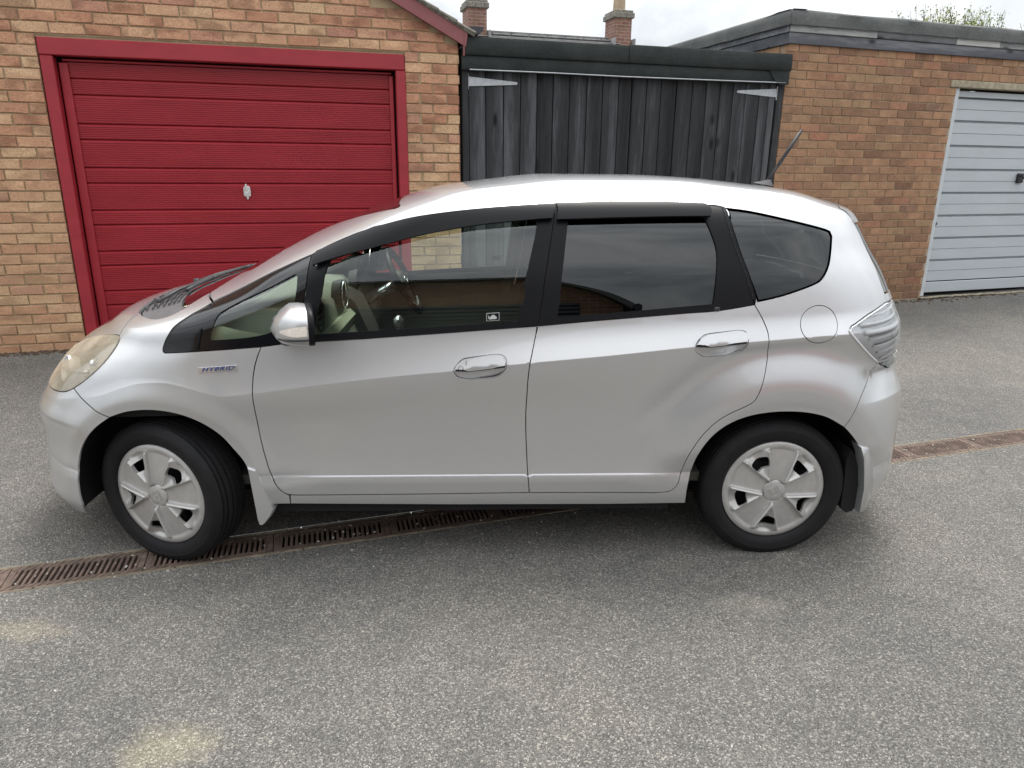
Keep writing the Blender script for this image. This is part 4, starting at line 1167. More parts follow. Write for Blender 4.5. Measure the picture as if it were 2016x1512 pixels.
archR = [(.869, .247), (.868, .318), (.876, .383), (.893, .47), (.937, .546), (0.996, 0.6), (1.071, 0.6349), (1.156, 0.652), (1.241, 0.656), (1.322, 0.649), (1.397, 0.6289), (1.470, .588)]
archR2 = [(1.470, .588), (1.506, .554), (1.544, .509), (1.578, .448), (1.602, .378), (1.618, .30), (1.622, .22)]
rb_seam = [(1.470, .588), (1.49, 0.6302), (1.524, 0.7129), (1.579, 0.7815), (1.603, 0.8356)]
tail_low = [(1.603, 0.8356), (1.535, 0.8861), (1.456, 0.9569), (1.444, 0.9787)]
tail_up = [(1.444, 0.9787), (1.449, 0.9898), (1.467, 0.9992), (1.534, 1.032), (1.621, 1.06), (1.654, 1.062)]
hatch_edge = [(1.654, 1.062), (1.628, 1.123), (1.601, 1.203), (1.562, 1.294), (1.518, 1.373), (1.472, 1.417)]
F = lambda *s: [p for i, q in enumerate(s) for p in (q if i == 0 or q[0] != s[i - 1][-1] else q[1:])]
rev = lambda s: s[::-1]

# ---- panels ----------------------------------------------------------------
qwin = [(0.9664, 1.423), (1.06, 1.412), (1.211, 1.381), (1.34, 1.351), (1.375, 1.339), (1.383, 1.321), (1.373, 1.259), (1.359, 1.209), (1.335, 1.168), (1.304, 1.146), (1.211, 1.112), (1.143, 1.093), (1.085, 1.081), (1.046, 1.179), (1.006, 1.281), (0.9739, 1.383)]
qs = F(cr(qwin[:5], 4), cr(qwin[4:6], 2), cr(qwin[5:13], 4), cr(qwin[12:16], 3))
fuel = [(1.325 + .072 * math.cos(q), .998 + .0705 * math.sin(q)) for q in np.linspace(0, 2 * math.pi, 40, endpoint=False)]
body_poly = F([C0(1.449)], rev(cr(apil, 4)), [(-0.9974, 1.061)], cr(trim_top, 4), cr(wintop, 4), cr(wintop_r, 4), rev(cr(rd_up, 4)), rev(cr(rd_rear, 4)),
              rev(bot_r), rev(bot_f), [(-.732, .3045)], sill, cr(archR, 4), cr(rb_seam, 4), cr(tail_low, 4), cr(tail_up, 4), cr(hatch_edge, 4), [C1(1.450), AVp(1, 1), AVp(0, 1)])
body = panel('body_shell', body_poly, M['paint'], car, holes=[qs, fuel], side='both')
panel('fuel_flap', fuel, M['paint'], car, gap=.0016, side='near')
pq = panel('quarter_window', qs, M['glass_dark'], car, gap=.0005, off=-.003, flange=0, side='pair', creases=False)
panel('window_seal', qs, M['black_satin'], car, holes=[[(1.20 + (x - 1.20) * .965, 1.245 + (z - 1.245) * .955) for x, z in qs]], gap=0, hgap=0, off=-.001, flange=.01, side='pair', creases=False)

fend_poly = F(cr(head_back, 4), [(-1.355, 0.9591), (-1.347, 0.9861)], cr(cowl_edge, 4), [(-0.9974, 1.061)], cr(trim_front, 4), cr(trim_low, 3), cr(fd_front, 4)[:-6], [(-.735, .300), (-.735, .262), (-.80, .2625)], rev(cr(archF, 4)), rev(cr(bump_seam, 4))[:-1])
panel('front_wing', fend_poly, M['paint'], car, side='pair')
hood_poly = F([C0(.80)], [(-1.790, .787)], [(-1.714, 0.8216)], rev(cr(head_top, 4)), [(-1.355, 0.9591), (-1.347, 0.9861)], [('av', float(xz2av(-1.347, 0.9861)[0]) * q, float(z2v(.985 + .012 * (1 - q)))) for q in (.9, .75, .6, .45, .3, .15, 0)])
panel('bonnet', hood_poly, M['paint'], car, side='both')
bump_poly = F([AVp(0, 0.004)], [C0(.797)], [(-1.795, .783)], [(-1.838, .747)], [(-1.877, .712), (-1.873, .686)], cr(head_low, 4)[1:], cr(bump_seam, 4), cr(archFl, 4), [AVp(float(xz2av(-1.60, .19)[0]), .004)])
panel('front_bumper', bump_poly, M['paint'], car, side='both', flange=.007)
head_poly = F(cr(head_low, 4), cr(head_back, 4), cr(head_top, 4), cr(head_in, 4)[:-1])
# windscreen, cowl
c_a = float(xz2av(-1.347, 0.9861)[0])
cowl_poly = F([('av', c_a * q, float(z2v(.985 + .012 * (1 - q)))) for q in (0, .15, .3, .45, .6, .75, .9)], cr(cowl_edge[:4], 4), [(-1.144, 1.031)], [C0(1.035)])
panel('scuttle', cowl_poly, M['grey_plastic'], car, off=-.012, side='both', gap=.001)
ws_poly = F([C0(1.036), (-1.121, 1.033)], [(-1.085, 1.056)], cr(apil, 4), [C0(1.448)])
panel('windscreen', ws_poly, M['glass'], car, off=-.004, flange=0, side='both', gap=.0025, creases=False)
inner_ws = F([C0(1.062), (-1.061, 1.078)], [(q[0] + .022, q[1] - .004) for q in cr(apil[1:-1], 4)], [C0(1.43)])

# rear end
panel('tailgate', F(cr(hatch_edge, 4)[:5], [(1.638, 1.095)], [C1(1.06)], [C1(.80)], [(1.80, .797), (1.838, .85), (1.846, .95), (1.815, 1.028), (1.711, 1.063)]), M['paint'], car, side='both', creases=False)
panel('rear_window', F([(1.633, 1.099)], cr([(1.625, 1.123), (1.597, 1.203), (1.557, 1.294), (1.526, 1.355)], 4), [C1(1.36), C1(1.065)]), M['glass_dark'], car, side='both', off=-.004, creases=False)
panel('roof_spoiler', F([(1.524, 1.361), (1.518, 1.373), (1.472, 1.417)], [C1(1.448), C1(1.362)]), M['paint'], car, side='both', off=.004, creases=False)
rbp = F(rev(cr(rb_seam, 4)), cr(archR2, 4), [(1.63, .20), (1.66, .182)], [AVp(1, .006), C1(.792)], [(1.788, .790), (1.703, 0.7847), (1.639, 0.8122)])
panel('rear_bumper', rbp, M['paint'], car, side='both')

# lamps
lens_tail = mat_glass('clear_tail_lens', (.98, .985, .99), .7, haze=.05, hazecol=(.85, .86, .87))
lens_head = mat_glass('yellowed_headlamp_lens', (.95, .90, .80), .75, .06, haze=.26, hazecol=(.72, .64, .50))
tail_poly = F(cr(tail_up, 4), [(1.715, 1.057), (1.812, 1.022), (1.842, .95), (1.834, .855), (1.797, .802), (1.702, 0.791), (1.639, 0.8185)], cr(tail_low, 4)[:-1])
tl = panel('tail_lamp', tail_poly, M['chrome'], car, off=-.022, flange=0, side='pair', creases=False)
refl_m = simple('lamp_reflector', (.74, .75, .76), .25, .25)
for o in tl: o.data.materials.clear(); o.data.materials.append(refl_m)
panel('lens', tail_poly, lens_tail, tl, off=.002, flange=.02, side='pair', creases=False)
for o, sg in zip(tl, (-1, 1)):
    m_ = MB()
    for k in range(7):
        z = .845 + k * .029; xa = 1.475 + abs(z - .985) * .95 + .02; pts = []
        for q in np.linspace(0, 1, 9):
            x = xa + (1.80 - xa) * q; zz = z + .018 * q
            y = float(halfw(x, zz)[0]) - .018
            if y > .25: pts.append((x, sg * y, zz))
        if len(pts) > 2: m_.tube(pts, .0062 if k not in (4,) else .0105, 6)
    for q in range(4):
        x = 1.70 + q * .010; y = float(halfw(x, .95)[0]) - .012; m_.box((x, sg * y, .947), (.004, .006, .022))
    m_.build('lamp_rib', M['lamp_white'], o, smooth=True)
    m_ = MB()
    for k in range(6):
        z = .838 + k * .036; xa = 1.475 + abs(z - .985) * .95 + .03; pts = []
        for q in np.linspace(0, 1, 9):
            x = xa + (1.79 - xa) * q; zz = z + .018 * q; y = float(halfw(x, zz)[0]) - .0165
            if y > .25: pts.append((x, sg * y, zz))
        if len(pts) > 2: m_.tube(pts, .0034, 5)
    m_.build('lamp_groove', M['grey_plastic'], o, smooth=True)
    m_ = MB()
    pts = [(q[0], sg * (float(halfw(q[0], q[1])[0]) + .0035), q[1]) for q in cr(tail_low, 3)]
    m_.tube(pts, .004, 6); pts = [(q[0] + .004, sg * (float(halfw(q[0], q[1])[0]) + .0025), q[1] - .006) for q in cr(tail_up, 3)]
    m_.tube(pts, .003, 6); m_.build('lens_edge', M['black_satin'] if False else refl_m, o, smooth=True)
hl = panel('headlamp', head_poly, M['chrome'], car, off=-.050, flange=0, side='pair', creases=False)
hb_m = simple('headlamp_bowl', (.78, .76, .72), .16, .7)
for o in hl: o.data.materials.clear(); o.data.materials.append(hb_m)
panel('lens', head_poly, lens_head, hl, off=.003, flange=.03, side='pair', creases=False)
panel('lens_seal', head_poly, M['black_satin'], hl, holes=[[(-1.60 + (p[0] + 1.60) * .965, .79 + (p[1] - .79) * .955) for p in head_poly]], gap=0, hgap=0, off=-.002, flange=.03, side='pair', creases=False)
for o, sg in zip(hl, (-1, 1)):
    m_ = MB()
    for (x, z, r_) in ((-1.675, .752, .052),):
        y = float(halfw(x, z)[0]) - .045
        ax = Vector((-.72, sg * .62, .30)).normalized(); rot = Vector((0, 1, 0)).rotation_difference(ax).to_matrix()
        t_ = MB(); t_.lathe([(r_ * .15, -.03), (r_ * .55, -.026), (r_ * .9, -.005), (r_, .012), (r_ * 1.06, .012), (r_ * 1.06, -.03)], 24, 'y')
        m_.add([tuple(rot @ Vector(q) + Vector((x, sg * y, z))) for q in t_.v], t_.f)
    m_.build('reflector', refl_m, o, smooth=True)
    m_ = MB(); y = float(halfw(-1.453, 0.8335)[0]) - .03; m_.lathe([(.002, -.03), (.014, -.02), (.016, 0), (.004, .012)], 12, 'y', (-1.475, sg * y, .82)); m_.build('indicator_bulb', refl_m, o, smooth=True)
    m_ = MB(); pts = []
    for q in np.linspace(0, 1, 10):
        x = -1.80 + .30 * q; z = .735 + .05 * q; pts.append((x, sg * max(.05, float(halfw(x, z)[0]) - .022), z))
    m_.tube(pts, .008, 6); m_.build('lamp_bezel', M['chrome'], o, smooth=True)

# front quarter trim
qg = [(-0.9779, 0.9451), (-0.9648, 0.9855), (-0.9537, 1.022), (-0.9311, 1.045), (-0.8591, 1.083), (-0.7611, 1.128), (-0.6804, 1.168), (-0.6603, 1.177), (-0.6514, 1.166), (-0.6545, 1.112), (-0.6713, 1.053), (-0.701, 1.007), (-0.7494, 0.9675), (-0.825, 0.9493), (-0.912, 0.9405), (-0.9672, 0.938)]
trim_poly = F(cr(trim_top, 4), rev(cr(trim_rear, 4)), rev(cr(trim_low, 3)), rev(cr(trim_front, 4)))
tq = panel('quarter_light_trim', trim_poly, M['black_gloss'], car, holes=[crc(qg, 3)], gap=.0016, hgap=0, off=-.004, side='pair', creases=False)
panel('quarter_light', crc(qg, 3), M['glass'], tq, gap=-.002, off=-.008, flange=0, side='pair', creases=False)
for o, sg in zip(tq, (-1, 1)):
    pts = [(x, sg * (float(halfw(x, z)[0]) - .002), z) for x, z in ((-1.001, 1.053), (-1.008, 0.9764), (-1.025, 0.9039))]
    m_ = MB(); m_.tube(pts, .005, 6); m_.build('trim_joint', M['black_satin'], o)

panel('pillar_trim', [(-1.0, .925), (-.99, .985), (-.955, .992), (-.86, .966), (-.76, .952), (-.72, .94), (-.80, .925)], M['cream'], car, gap=0, off=-.045, flange=.02, side='pair', creases=False)
# doors: lower skin, black window frame, pane, rain visor, belt moulding
hndF = [(-0.071, 0.828), (-0.061, 0.8472), (-0.0359, 0.8705), (0.026, 0.8805), (0.088, 0.8874), (0.116, 0.8823), (0.129, 0.8601), (0.122, 0.827), (0.088, 0.8), (0.03, 0.793), (-0.016, 0.7909), (-0.056, 0.801)]
hndR = [(0.844, 0.918), (0.8632, 0.9478), (0.8914, 0.9627), (0.9554, 0.9707), (1.018, 0.9766), (1.045, 0.9677), (1.052, 0.9419), (1.039, 0.9), (0.9891, 0.8789), (0.9351, 0.876), (0.885, 0.876), (0.85, 0.898)]
fd_poly = F(cr(fd_front, 4), bot_f, rev(cr(mid_low, 4)), rev(cr(belt_f, 3)))
rd_poly = F(cr(mid_low, 4), bot_r, cr(rd_rear, 4), rev(cr(belt_r, 3)))
fdoor = panel('front_door', fd_poly, M['paint'], car, holes=[crc(hndF, 3)], hgap=.001, side='pair', bulge=None)
rdoor = panel('rear_door', rd_poly, M['paint'], car, holes=[crc(hndR, 3)], hgap=.001, side='pair')
fg = [(-0.5986, 0.9571), (-0.5802, 1.03), (-0.5582, 1.123), (-0.5406, 1.205), (-0.5262, 1.24), (-0.4178, 1.29), (-0.2491, 1.335), (-0.1373, 1.354), (0.0313, 1.373), (0.2361, 1.389), (0.241, 1.347), (0.2096, 1.204), (0.1684, 1.006), (-0.0584, 0.9922), (-0.3443, 0.9741)]
fgs = F(cr(fg[:5], 3), cr(fg[4:10], 3), cr(fg[9:13], 3), cr(fg[12:15], 3), [fg[0]])[:-1]
rg = [(0.3205, 1.022), (0.3362, 1.162), (0.3486, 1.272), (0.3625, 1.393), (0.5194, 1.403), (0.7135, 1.404), (0.8781, 1.397), (0.9015, 1.346), (0.9267, 1.266), (0.9253, 1.171), (0.9152, 1.073), (0.7131, 1.055), (0.5191, 1.038)]
rgs = F(cr(rg[:4], 3), cr(rg[3:7], 3), cr(rg[6:11], 4), cr(rg[10:13], 3), [rg[0]])[:-1]
ff_poly = F(cr(trim_rear[1:], 4), cr(wintop, 4), cr(mid_up, 3), rev(cr(belt_f, 3)))
rf_poly = F(rev(cr(mid_up, 3)), cr(wintop_r, 4), rev(cr(rd_up, 3)), rev(cr(belt_r, 3)))
panel('window_frame', ff_poly, M['black_satin'], fdoor, holes=[fgs], hgap=0, off=-.003, side='pair', creases=False)
panel('window_frame', rf_poly, M['black_satin'], rdoor, holes=[rgs], hgap=0, off=-.003, side='pair', creases=False)
panel('door_glass', fgs, M['glass'], fdoor, gap=-.002, off=-.012, flange=0, side='pair', creases=False)
panel('door_glass', rgs, M['glass_dark'], rdoor, gap=-.002, off=-.011, flange=0, side='pair', creases=False)
visF = F(cr([(-0.5834, 1.199), (-0.5294, 1.219), (-0.4172, 1.255), (-0.2485, 1.299), (-0.1374, 1.324), (0.0322, 1.351), (0.2302, 1.369), (0.2988, 1.373)], 4), cr([(0.311, 1.427), (0.1352, 1.419), (0.0322, 1.408), (-0.1941, 1.38), (-0.3663, 1.339), (-0.5031, 1.282), (-0.582, 1.248)], 4))
visR = F(cr([(0.3154, 1.369), (0.5173, 1.375), (0.7113, 1.38), (0.8975, 1.383)], 4), cr([(0.8894, 1.431), (0.7198, 1.436), (0.5244, 1.436), (0.319, 1.432)], 4))
def vis_bulge(p):      # stands off the door, most at its lower edge
    d = np.interp(p[:, 0], [-.6, -.5, -.37, -.2, .03, .3, .53, .73, .92], [1.245, 1.285, 1.340, 1.381, 1.410, 1.429, 1.439, 1.439, 1.434]) - p[:, 2]
    return .006 + .022 * np.sqrt(np.clip(d / .07, 0, 1))
panel('rain_visor', visF, M['visor'], fdoor, gap=0, flange=.012, side='pair', creases=False, bulge=vis_bulge, dv=.006)
panel('rain_visor', visR, M['visor'], rdoor, gap=0, flange=.012, side='pair', creases=False, bulge=vis_bulge, dv=.006)
bmF = F(belt_f[1:], rev([(-0.5999, 0.9498), (-0.4396, 0.9602), (-0.2492, 0.9746), (-0.0584, 0.9882), (0.2451, 1.008)]))
bmR = F(belt_r[:-1], rev([(0.2491, 1.008), (0.4221, 1.024), (0.6155, 1.04), (0.8094, 1.056), (0.9248, 1.065)]))
panel('belt_moulding', bmF, M['black_satin'], fdoor, gap=.0006, off=.003, flange=.012, side='pair', creases=False)
panel('belt_moulding', bmR, M['black_satin'], rdoor, gap=.0006, off=.003, flange=.012, side='pair', creases=False)
# handles: recess, grip bar, lock
hsF, hsR = crc(hndF, 3), crc(hndR, 3)
def dish(cx, cz):
    return lambda p: -.004 - .026 * np.clip(1 - ((p[:, 0] - cx) / .10) ** 4 - ((p[:, 2] - cz) / .050) ** 4, 0, 1)
panel('handle_recess', hsF, M['paint'], fdoor, gap=0, flange=0, side='pair', creases=False, bulge=dish(0.029, 0.8349), da=.0022, dv=.004)
panel('handle_recess', hsR, M['paint'], rdoor, gap=0, flange=0, side='pair', creases=False, bulge=dish(0.949, 0.925), da=.0022, dv=.004)
gripF = [(-0.066, 0.832), (-0.058, 0.8482), (-0.035, 0.8674), (0.026, 0.8775), (0.088, 0.8834), (0.113, 0.8782), (0.124, 0.86), (0.122, 0.846), (0.04, 0.8359), (-0.02, 0.8299)]
gripR = [(0.8491, 0.9219), (0.8663, 0.9458), (0.8933, 0.9588), (0.9555, 0.9667), (1.018, 0.9727), (1.041, 0.9646), (1.047, 0.9448), (1.043, 0.934), (0.9601, 0.9249), (0.9001, 0.9199)]
def pad(cz): return lambda p: .004 + .012 * np.sqrt(np.clip(1 - ((p[:, 2] - cz - (p[:, 0] % 1) * 0) / .030) ** 2, 0, 1))
def gb(x0, z0, x1, z1):
    return lambda p: .006 + .016 * np.clip(1 - ((p[:, 2] - (z0 + (p[:, 0] - x0) / (x1 - x0) * (z1 - z0))) / .026) ** 2, 0, 1)
for g_, d_ in ((gripF, fdoor), (gripR, rdoor)): panel('grip_shade', [(x, z - .0065) for x, z in g_], M['black_plastic'], d_, gap=0, off=.002, flange=.01, side='pair', creases=False, da=.0022, dv=.004)  # black strip below the grip, put in for the shade under it
hF = panel('door_handle', gripF, M['paint'], fdoor, gap=0, flange=.016, side='pair', creases=False, bulge=gb(-.06, .842, .12, .865), da=.0022, dv=.004)
hR = panel('door_handle', gripR, M['paint'], rdoor, gap=0, flange=.016, side='pair', creases=False, bulge=gb(.85, .932, 1.045, .955), da=.0022, dv=.004)
for d_, sg in zip(fdoor, (-1, 1)):
    y = float(halfw(-0.046, 0.8431)[0]) + .0205
    m_ = MB(); m_.lathe([(.0001, .004), (.008, .004), (.0095, 0)], 16, 'y', (-.044, sg * y if sg > 0 else -y - .004, .842)); m_.build('door_lock', M['black_plastic'], d_)
    y = float(halfw(-0.026, 0.8502)[0]) + .0205; m_ = MB(); m_.box((-.024, sg * y, .853), (.0016, .004, .036)); m_.build('handle_joint', M['black_plastic'], d_)
# visor screws
for d_, xs in ((fdoor[0], [(-0.5762, 1.211), (-0.5262, 1.237), (0.2166, 1.411)]), (rdoor[0], [(0.4129, 1.421), (0.8446, 1.421)])):
    m_ = MB()
    for x, z in xs:
        y = -float(halfw(x, z)[0]) - .018; m_.lathe([(.0001, -.004), (.003, -.003), (.004, .002)], 8, 'y', (x, y, z))
    m_.build('visor_clip', M['galv'], d_)
# silver clip at the rear end of the belt moulding, sealing strip behind the rear door
for d_, sg in zip(rdoor, (-1, 1)):
    m_ = MB(); y = float(halfw(0.9233, 1.059)[0]); m_.bbox((.928, sg * (y + .003), 1.054), (.022, .012, .016), .003); m_.build('moulding_end', M['black_plastic'], d_)
_rq = [min(qwin, key=lambda q_: abs(q_[1] - z) + (9 if q_[0] > x + .06 else 0)) for x, z in rd_up]
strip_poly = F([(x + .0015, z) for x, z in cr(rd_up, 4)], [(rd_up[-1][0] + .010, rd_up[-1][1] - .003)], rev([(x + .012, z) for x, z in cr(rd_up, 4)][1:-2]))
panel('pillar_strip', strip_poly, M['black_satin'], rdoor, gap=0, off=.0016, flange=.008, side='pair', creases=False)

# door mirrors
def mirror_unit(sg):
    r_ = empty('door_mirror', (0, 0, 0), 0, car)
    def shear(mb_):
        mb_.v = [(x + .30 * (abs(y) - .945), y, z) for x, y, z in mb_.v]; return mb_
    m_ = MB(); n, k_ = 22, 14
    rings = [(-.705, .30, .02), (-.700, .42, .012), (-.688, .66, .006), (-.668, .86, .002), (-.640, .98, 0), (-.610, 1.0, 0), (-.588, .97, 0)]
    cy, cz = .945, 1.024
    for (x, s, dz) in rings:
        for q in range(n):
            th = 2 * math.pi * q / n; c_, s_ = math.cos(th), math.sin(th)
            ey = .112 * s * abs(c_) ** .72 * (1 if c_ > 0 else -1); ez = .072 * s * abs(s_) ** .72 * (1 if s_ > 0 else -1)
            m_.v.append((x + .012 * (s_ if s < .9 else 0), sg * (cy + ey), cz + ez + dz - .02 * (1 - s)))
    for i in range(len(rings) - 1):
        for q in range(n):
            q2 = (q + 1) % n; m_.f.append((i * n + q, i * n + q2, (i + 1) * n + q2, (i + 1) * n + q))
    m_.f.append(tuple(range(n)))
    shear(m_).build('mirror_shell', M['paint'], r_, smooth=True)
    m_ = MB(); b = []
    for (x, s) in ((-.588, .975), (-.578, .985), (-.566, .97), (-.566, .88), (-.585, .85)):
        for q in range(n):
            th = 2 * math.pi * q / n; c_, s_ = math.cos(th), math.sin(th)
            m_.v.append((x, sg * (cy + .112 * s * abs(c_) ** .72 * (1 if c_ > 0 else -1)), cz + .072 * s * abs(s_) ** .72 * (1 if s_ > 0 else -1)))
    for i in range(4):
        for q in range(n):
            q2 = (q + 1) % n; m_.f.append((i * n + q, i * n + q2, (i + 1) * n + q2, (i + 1) * n + q))
    m_.f.append(tuple(4 * n + q for q in range(n))[::-1])
    shear(m_).build('mirror_rim', M['black_satin'], r_, smooth=True)
    m_ = MB()
    for q in np.linspace(0, 1, 11):       # repeater lens wrapped on the outer face
        x = -.690 + q * .098; hgt = .004 + .031 * math.sin(min(1, q * 1.5) * math.pi / 2)
        for w in (-1, 0, 1):
            yo = cy + .112 * np.interp(x, [-.705, -.70, -.688, -.668, -.640, -.610, -.588], [.3, .42, .66, .86, .98, 1.0, .97]) * (1 - .006 * w * w) + .0022
            m_.v.append((x, sg * yo, 1.012 + w * hgt * .5 + .010 * q))
    for i in range(10):
        for w in range(2): m_.f.append((i * 3 + w, i * 3 + w + 1, (i + 1) * 3 + w + 1, (i + 1) * 3 + w))
    shear(m_).build('indicator_lens', simple('repeater_lens', (.80, .74, .66), .15, 0, coat=1, var=.12, scale=90), r_, smooth=True)
    m_ = MB(); pts = []
    for q in np.linspace(0, 1, 9): pts.append((-.692 + q * .104, sg * (cy + .112 * np.interp(-.692 + q * .104, [-.705, -.70, -.688, -.668, -.640, -.610, -.588], [.3, .42, .66, .86, .98, 1.0, .97]) * .965), .984 + .004 * q))
    m_.tube(pts, .003, 6); shear(m_).build('shell_joint', M['black_plastic'], r_, smooth=True)
    m_ = MB(); m_.tube([(-.70, sg * .80, .925), (-.688, sg * .835, .935), (-.668, sg * .88, .951), (-.650, sg * .93, .962)], [.034, .027, .022, .02], 10, flat=.6)
    m_.bbox((-.685, sg * .806, .932), (.10, .03, .04), .01); m_.build('mirror_stalk', M['black_plastic'], r_, smooth=True)
    return r_
mirror_unit(-1); mirror_unit(1)

# badge on the front wing
by = float(halfw(-.95, .83)[0])
bd = MB(); sk = .0
P_ = []
for (x, z) in ((-1.023, .818), (-.880, .828), (-.882, .846), (-1.025, .836)):
    P_.append((x, z))
m_ = MB(); b0 = len(m_.v)
for yy in (.0055, .0):
    for (x, z) in P_: m_.v.append((x, -(float(halfw(x, z)[0]) + yy), z))
m_.f += [(0, 1, 2, 3)] + [(i, (i + 1) % 4, 4 + (i + 1) % 4, 4 + i) for i in range(4)]
plate = m_.build('hybrid_badge', M['chrome'], car)
tcu = bpy.data.curves.new('badge_lettering', 'FONT'); tcu.body = 'HYBRID'; tcu.size = .0225; tcu.shear = .35; tcu.extrude = .0008; tcu.align_x = 'CENTER'; tcu.align_y = 'CENTER'
tcu.space_character = 1.12; tcu.materials.append(M['badge_blue'])
_tmp = bpy.data.objects.new('tmp_text', tcu); COL.objects.link(_tmp); bpy.context.view_layer.update()
_tm = bpy.data.meshes.new_from_object(_tmp.evaluated_get(bpy.context.evaluated_depsgraph_get())); bpy.data.objects.remove(_tmp)
_tm.name = 'badge_lettering'; to = bpy.data.objects.new('badge_lettering', _tm); link(to, plate)
_nx = -(float(halfw(-.90, .83)[0]) - float(halfw(-1.0, .83)[0])) / .1; _nz = -(float(halfw(-.95, .84)[0]) - float(halfw(-.95, .82)[0])) / .02
nrm_b = Vector((_nx, -1, _nz)).normalized(); ux = Vector((.143, 0, .010)).normalized(); ux = (ux - nrm_b * ux.dot(nrm_b)).normalized(); uz = nrm_b.cross(ux)
mt = Matrix((ux, uz, nrm_b)).transposed().to_4x4()
loc = Vector((-.9525, -by, .832)) + nrm_b * .0085; mt.translation = loc; to.matrix_local = mt
mt = mt @ Matrix.Diagonal((1.40, .92, 1, 1)); to.matrix_local = mt

# mudflaps
def flap(sg, poly, y0, y1, mat, name='mudflap', bev=.006):
    m_ = MB(); m_.prism(poly, sg * y0, sg * y1)
    return m_
ffl = [(-.886, .431), (-.856, .421), (-.840, .392), (-.826, .345), (-.815, .300), (-.795, .246), (-.812, .215), (-.838, .184), (-.850, .174), (-.862, .173), (-.869, .20), (-.872, .27), (-.880, .36)]
rfl = [(1.540, .510), (1.583, .499), (1.602, .478), (1.620, .45), (1.636, .42), (1.652, .37), (1.664, .31), (1.668, .25), (1.655, .205), (1.632, .185), (1.612, .19), (1.612, .30), (1.598, .385), (1.572, .452)]
for sg in (-1, 1):
    m_ = MB(); ins = [(-.845 + (x + .845) * .86, .30 + (z - .30) * .955) for x, z in ffl]
    n = len(ffl)
    for poly, y in ((ffl, .795), (ffl, .836), (ins, .845)):
        for x, z in poly: m_.v.append((x, sg * (y + (.006 if z > .25 else -.0)), z))
    for L in range(2):
        for i in range(n): j = (i + 1) % n; m_.f.append((L * n + i, L * n + j, (L + 1) * n + j, (L + 1) * n + i))
    m_.f.append(tuple(2 * n + i for i in range(n))); m_.f.append(tuple(range(n))[::-1])
    m_.build('mudflap', M['paint'], car, angle=35)
    m_ = MB(); n = len(rfl)
    cx, cz = 1.62, .34; ins = [(cx + (x - cx) * .84, cz + (z - cz) * .95) for x, z in rfl]
    wy = lambda x, z: float(halfw(min(x, 1.66), max(z, .28))[0])
    for poly, dy in ((rfl, -.05), (rfl, .004), (ins, .012)):
        for x, z in poly: m_.v.append((x, sg * (wy(x, z) + dy), z))
    for L in range(2):
        for i in range(n): j = (i + 1) % n; m_.f.append((L * n + i, L * n + j, (L + 1) * n + j, (L + 1) * n + i))
    m_.f.append(tuple(2 * n + i for i in range(n))); m_.f.append(tuple(range(n))[::-1])
    fl_ = m_.build('mudflap', M['paint'], car, angle=62)
    m_ = MB(); m_.prism([(1.56, .46), (1.605, .40), (1.62, .30), (1.622, .205), (1.60, .178), (1.575, .172), (1.552, .205), (1.55, .3), (1.545, .42)], sg * .60, sg * .775); m_.build('flap_rubber', M['under'], fl_)

# underbody, wheel wells, inner lining
mb = MB(); mb.box((0.0, 0, .245), (3.3, 1.1, .10)); mb.box((.0, 0, .25), (1.62, 1.56, .09)); mb.box((-1.72, 0, .32), (.26, .70, .22)); mb.box((1.72, 0, .36), (.20, .80, .28))
mb.tube([(-.9, .3, .19), (.6, .25, .19), (1.5, .3, .20)], .03, 8); mb.bbox((1.6, .35, .22), (.3, .5, .12), .04)
mb.box((-1.236, 0, .29), (.12, 1.3, .1)); mb.box((1.241, 0, .27), (.12, 1.3, .1))
mb.build('underbody', M['under'], car)
for xc, r_ in ((-1.236, .392), (1.241, .392)):
    for sg in (-1, 1):
        m_ = MB(); n = 26
        for k in range(n + 1):
            th = R(-14) + R(208) * k / n
            for y in (.50, .70, .815):
                lx, lz = xc + r_ * math.cos(th) * (1.0 if y < .8 else .985), .295 + r_ * math.sin(th) * (1.0 if y < .8 else .985)
                m_.v.append((lx, sg * min(y, max(.45, float(halfw(lx, max(lz, .2))[0]) - (.05 if y < .8 else .025))), lz))
        for k in range(n):
            for i in range(2): m_.f.append((k * 3 + i, k * 3 + i + 1, (k + 1) * 3 + i + 1, (k + 1) * 3 + i))
        m_.f.append(tuple(k * 3 for k in range(n + 1)))
        m_.build('wheel_arch_liner', M['under'], car, fix=False)
def liner(name, z0, z1, a0, a1, off, mat, na=70, nz=12):
    a = np.linspace(a0, a1, na); z = np.linspace(z0, z1, nz); A_, Z_ = np.meshgrid(a, z); av, vv = A_.ravel(), z2v(Z_.ravel())
    p = av2p(av, vv) - normals(av, vv) * NSGN * off
    for sg in (1, -1):
        m_ = MB(); b = 0; m_.v += [(float(q[0]), float(q[1]) * sg, float(q[2])) for q in p]
        for i in range(nz - 1):
            for j in range(na - 1): m_.f.append((b + i * na + j, b + i * na + j + 1, b + (i + 1) * na + j + 1, b + (i + 1) * na + j))
        m_.build(name, mat, car, smooth=True, fix=False)
a_f = float(xz2av(-.86, .6)[0]); a_r = float(xz2av(.86, .6)[0])
liner('door_lining', .27, .915, a_f, a_r, .055, M['interior'])
liner('rear_lining', .70, 1.02, a_r, 1.0, .05, M['interior_dark'], 40, 8)
liner('front_light_shield', .62, .86, 0.0, a_f, .06, M['under'], 40, 8)  # black inner shell added behind the front panels to block light
liner('headlining', 1.452, 1.53, .06, .94, .03, M['headlining'], 60, 8)
mb = MB(); mb.box((-1.06, 0, .62), (.03, 1.30, .66)); mb.build('bulkhead', M['under'], car)
mb = MB(); mb.box((.2, 0, .33), (2.4, 1.48, .04)); mb.build('cabin_floor', M['interior_dark'], car)

